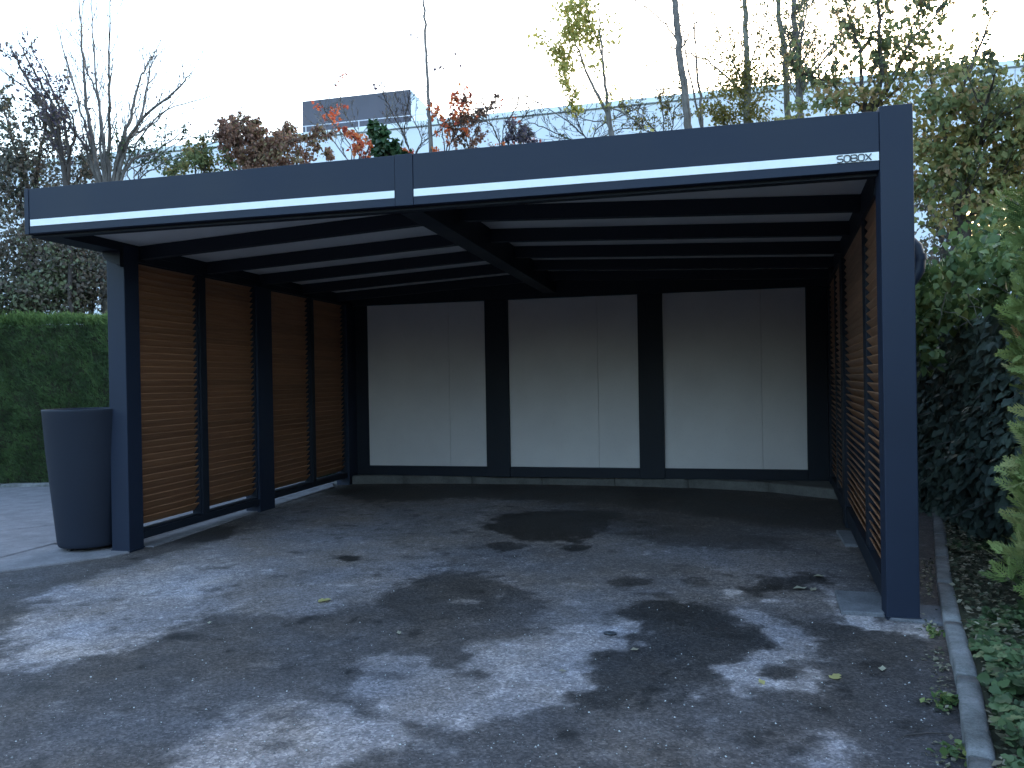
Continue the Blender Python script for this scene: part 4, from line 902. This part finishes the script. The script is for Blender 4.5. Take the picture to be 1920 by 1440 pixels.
tree('yellowing_hornbeam', 'tree with green, orange and pale yellow leaves over the top right roof corner', (1625, 210), 8.6, [S((1615, 150), (1612, 90), (1590, 30), (1580, -30), r=.03), S((1650, 150), (1650, 80), (1648, 0), (1650, -40), r=.04, dd=0), S((1660, 170), (1700, 90), (1760, 20), (1780, -30), r=.03), S((1650, 190), (1690, 120), (1712, 50), (1745, -20), r=.025), S((1600, 190), (1545, 150), (1500, 140), r=.014)], .035,
     dict(n=22, len=.8, leaf=1, up=.4, sub=3), dict(s=.062, m='l_mix', t=.4, sp=.22, tm=LEAF5, blobs=[(1600, 130, 50, 45, 110), (1640, 190, 60, 30, 300), (1560, 190, 45, 30, 180), (1690, 150, 55, 50, 280), (1700, 70, 60, 50, 210), (1760, 110, 50, 60, 260), (1600, 60, 40, 40, 25), (1520, 210, 60, 20, 180)]), 'bark_dark', trunk_r=.06)
tree('tall_beech_screen', 'big leafy tree filling the space right of the right post, green with dull brown patches', (1800, 420), 8.2, [S((1780, 300), (1760, 200), (1740, 130), r=.05), S((1830, 300), (1850, 200), (1870, 130), r=.05), S((1790, 330), (1730, 260), r=.04), S((1880, 330), (1930, 230), r=.04), S((1800, 180), (1840, 80), (1878, -10), r=.022, join=False, n=8, dd=.0)], .05,
     dict(n=20, len=.8, leaf=2, sub=2), dict(s=.072, m='l_mix', t=.2, sp=.2, tb=.06, tm=LEAF5, blobs=[(1760, 230, 60, 50, 432), (1830, 200, 70, 60, 504), (1890, 170, 60, 55, 396), (1770, 170, 50, 40, 187), (1870, 120, 50, 25, 86), (1760, 320, 60, 60, 792), (1850, 300, 80, 80, 1224), (1940, 300, 60, 130, 936), (1790, 400, 80, 40, 360), (1880, 380, 60, 60, 576), (1900, 230, 60, 60, 504), (1990, 250, 60, 120, 360)]), 'bark_dark', trunk_r=.11)
tree('brown_undergrowth_tree', 'brownish half bare tree low behind the elbow pipe, with warm light behind it', (1770, 470), 10.2, [S((1765, 430), (1755, 390), (1745, 350), r=.03), S((1780, 430), (1800, 390), (1830, 350), r=.03)], .03,
     dict(n=18, len=.8, leaf=2), dict(s=.07, m='l_brown', t=.6, tb=.2, sp=.22, blobs=[(1780, 470, 80, 40, 500), (1830, 430, 60, 40, 420), (1740, 360, 40, 40, 200), (1870, 460, 60, 50, 500)]), 'bark_dark', trunk_r=.06)
# screening shrubs behind the back wall and the hidden depth behind the hedge
for i, (x_, y_, hh) in enumerate(((-4.2, 7.6, 2.6), (-1.0, 7.4, 2.7), (2.6, 9.0, 3.4))):
    lab = ['low dark shrub hidden behind the left part of the carport back wall', 'low dark shrub hidden behind the middle of the carport back wall', 'dark shrub behind the back right corner of the carport'][i]
    p_ = Plant('screening_shrub', lab, 'shrub', (x_, y_, 0)); 
    for k in range(4): Q, R_ = p_.stem([(x_, y_, 0), (x_+rng.normal()*.3, y_+rng.normal()*.2, hh*.5), (x_+rng.normal()*.6, y_+rng.normal()*.3, hh*.9)], .03, .01)
    g, tw = p_.scatter((x_, y_, hh*.5), (1.5, .7, hh*.5), 2600, 60, .2); g[:, 2] = np.clip(g[:, 2], .05, 9)
    p_.leafset(g, .09, 'l_brown', tw, .5); p_.finish('bark_dark', 'bark_dark')

# ---- added unseen tree screens behind and beside the viewer, blocking the low sky
for (a, b_, hh, lab) in (((-30, -22), (26, -24), 7.4, 'added unseen row of trees behind the viewer, blocking low sky light'), ((-26, 9), (-29, -22), 5.0, 'added unseen hedge at the far left, blocking low sky light')):
    pp = Plant('low_sky_screen', lab, 'added screen', ((a[0]+b_[0])/2, (a[1]+b_[1])/2, 0))
    leaf_wall(pp, [(a[0]+(b_[0]-a[0])*q/28, a[1]+(b_[1]-a[1])*q/28) for q in range(29)], .5, 0, lambda s, hh=hh: hh*(.82+.34*np.sin(s*19+.6)+.16*np.sin(s*47)+.08*np.sin(s*101)), 9000, .55, 'l_brown', LEAF4, .4, .5, 7, .6)
# ---- planting bed at right: soil, ivy, leaf litter
bed = [(x_+.043, y_) for x_, y_ in kr]+[(9, 5.6), (9, -4.9)]
bm = bmesh.new(); bm.faces.new([bm.verts.new((x_, y_, .045)) for x_, y_ in bed]); me = bpy.data.meshes.new('planting_bed'); bm.to_mesh(me); bm.free()
tag(link('planting_bed', me, M['soil']), kind='structure')
krx = np.array([p[0] for p in kr]); kry = np.array([p[1] for p in kr])
def bed_pts(n_, y0, y1, w_, off=.06, pw=1.0):
    y_ = rng.uniform(y0, y1, n_); x_ = np.interp(y_, kry, krx)+off+rng.random(n_)**pw*w_; return x_, y_
x_, y_ = bed_pts(14000, -3, 5, 1.3, .05); P = np.stack([x_, y_, .06+rng.random(14000)*.03], 1)
D = rv(14000); D[:, 2] *= .25; N = rv(14000, .45)+np.array([0, 0, 1])
tag(leaves('leaf_litter', P, D, N, .032*(.5+rng.random(14000)), np.clip(rng.random(14000)**1.5+vnoise(P, 4, 4)*.25-.1, 0, 1), M['l_litter'], None, LEAF4), 'fallen dead leaves covering the planting bed beside the kerb', 'leaf litter', kind='stuff')
NI = 20000; x_, y_ = bed_pts(NI, -3, 4.5, 1.4, .07); P0 = np.stack([x_, y_, 0*x_], 1)
dens = fbm(P0, 2.2, 41)+.24*np.clip((-0.35-y_)/.35, -.7, 1)+.05
kp = dens > .46+.10*rng.random(NI); x_, y_ = x_[kp], y_[kp]; nI = len(x_)
hgt = np.clip((-.5-y_)/.8, 0.1, 1)*.15*fbm(np.stack([x_, y_, 0*x_], 1), 3, 3)*2*np.clip((x_-np.interp(y_, kry, krx))/.12, .25, 1)
P = np.stack([x_, y_, .075+hgt*(.45+.55*rng.random(nI))], 1); D = rv(nI); D[:, 2] = D[:, 2]*.3-.2; D[:, 1] -= .4; N = rv(nI, .35)+np.array([0, -.3, 1])
tag(leaves('ivy_ground_cover', P, D, N, .050*(.6+.7*rng.random(nI)), np.clip(.5+(rng.random(nI)-.5)*.8+(fbm(P, 6, 9)-.5)*.8, 0, 1), M['l_ivy'], None, IVY), 'green ivy spreading over the planting bed and the kerb at lower right', 'ivy', kind='stuff')
# small weeds and litter in the joint between kerb and asphalt
NW = 900; y_ = rng.uniform(-2.1, 2.6, NW); x_ = np.interp(y_, kry, krx)-.065-np.abs(rng.normal(size=NW))*.05
kk = vnoise(np.stack([y_*3, y_*0, y_*0], 1), 1, 8) > .35; x_, y_ = x_[kk], y_[kk]; P = np.stack([x_, y_, .008+rng.random(len(x_))*.012], 1)
tag(leaves('joint_litter', P, rv(len(x_))*np.array([1, 1, .3]), rv(len(x_), .4)+np.array([0, 0, 1]), .02*(.5+rng.random(len(x_))), rng.random(len(x_)), M['l_litter'], None, LEAF4), 'small dry leaves gathered along the foot of the kerb', 'leaf litter', kind='stuff')
def weed(px, py, label, n_=40, s=.05):
    c = onz(px, py, 0); pl = Plant('weed', label, 'weed', (c[0], c[1], .004)); P = pl.base+rv(n_, .03)*np.array([1.2, 1.2, .35])+np.array([0, 0, .018]); P[:, 2] = np.abs(P[:, 2])
    D = rv(n_); D[:, 2] = np.abs(D[:, 2])*.7; leaves('leaves', P-pl.base, D, rv(n_, .4)+np.array([0, 0, 1]), s*(.5+rng.random(n_)*.6), rng.random(n_), M['l_vine'], pl.root, LEAF5)
weed(1775, 1325, 'green weed growing from the kerb joint nearest the camera', 60, .045); weed(1752, 1195, 'small weed between the right post base and the kerb', 36, .035); weed(1800, 1425, 'weed tuft at the foot of the kerb by the bottom edge of the photo', 40, .045)

# ---- single fallen leaves on the asphalt, each a thing
def fallen(px, py, s, col, label, rz, tmpl=LEAF5):
    c = onz(px, py, .007); tv, tf = tmpl; V = tv.copy()*s; V[:, 2] = np.abs(V[:, 2])*1.4+.003; V[:, 0] -= s*.5
    me = np_mesh('fallen_leaf', V, tf, np.full(len(V), col)); o = link('fallen_leaf', me, M['l_litter' if col < .99 else 'l_yellow'])
    o.location = (c[0], c[1], .009); o.rotation_euler = (random.uniform(-.15, .15), random.uniform(-.15, .15), rz)
    return tag(o, label, 'leaf', 'single leaves lying on the asphalt')
for a in ((609, 1127, .085, 1.0, 'yellow green fallen leaf on the light asphalt left of centre', .4, IVY), (1568, 1270, .06, 1.0, 'yellowish leaf on dark asphalt halfway between the stained patch and the kerb', 1.0, IVY),
          (1428, 1281, .045, 1.0, 'small yellow leaf at the lower end of the pale patch', 2.0), (748, 1188, .04, .85, 'pale beige leaf on the dark patch in mid foreground', 2.2), (1055, 1260, .04, .8, 'tan leaf on the pale dusty patch, center of the foreground', .3),
          (1190, 1220, .045, .75, 'long tan leaf at the edge of the black wet patch', .2), (1500, 1105, .09, .95, 'long pale leaf on the asphalt left of the right footing', .15), (1536, 1082, .08, .9, 'pale leaf below the further footing pad', -.1),
          (1655, 1256, .05, .97, 'whitish leaf on dark asphalt in front of the right post', 1.3), (393, 1169, .03, .97, 'tiny white scrap of leaf on the left foreground', 0.3), (1800, 1270, .045, .9, 'dry leaf against the foot of the kerb', 0.5),
          (1525, 1107, .06, .8, 'second pale leaf next to the right footing', .9)):
    fallen(*a)
# dark clod on the asphalt
bm = bmesh.new(); bmesh.ops.create_icosphere(bm, subdivisions=2, radius=.022)
for v_ in bm.verts: v_.co = Vector((v_.co.x*1.6, v_.co.y, v_.co.z*.5))*(.8+.4*random.random())
me = bpy.data.meshes.new('dirt_clod'); bm.to_mesh(me); bm.free(); o = link('dirt_clod', me, M['letter']); c = onz(1144, 1191, 0); o.location = (c[0], c[1], .012)
tag(o, 'small black clod lying on the pale dusty patch', 'clod')
# twig
tw_ = Tubes(); tw_.add([onz(a, b_, .012) for a, b_ in ((1680, 1388), (1700, 1378), (1740, 1374), (1785, 1376))], [.002, .003, .003, .002], 4)
tag(tw_.build('fallen_twig', M['bark_dark']), 'thin dark twig lying on the asphalt near the bottom right corner', 'twig')
# loose grit: real small stones
NG = 3200; px = rng.uniform(0, 1800, NG); py = 1000+440*rng.random(NG)**.8; P = np.array([onz(a, b_, .005) for a, b_ in zip(px, py)])
keep = (P[:, 0] < np.interp(P[:, 1], kry, krx)-.08) & (P[:, 0] > -8.5); P = P[keep]; nG = len(P)
TET = (np.array([[0, -.5, 0], [.9, -.1, .1], [.1, .5, 0], [.4, 0, .55]]), np.array([[0, 1, 3], [1, 2, 3], [2, 0, 3]]))
mt, n, b = new_mat('pale_grit'); a_ = n.nodes.new('ShaderNodeAttribute'); a_.attribute_name = 'tint'
r = ramp(n, a_.outputs['Fac'], [(0, (.05, .05, .05)), (.5, (.16, .16, .16)), (1, (.55, .55, .53))]); n.links.new(r.outputs[0], b.inputs['Base Color']); b.inputs['Roughness'].default_value = .9
D = rv(nG); D[:, 2] = 0; tag(leaves('loose_grit', P, D, np.tile([0, 0, 1.0], (nG, 1)), .0055*(.4+rng.random(nG)**3*1.6), rng.random(nG)**1.3, mt, None, TET), 'tiny loose grit scattered over the asphalt', 'grit', kind='stuff')
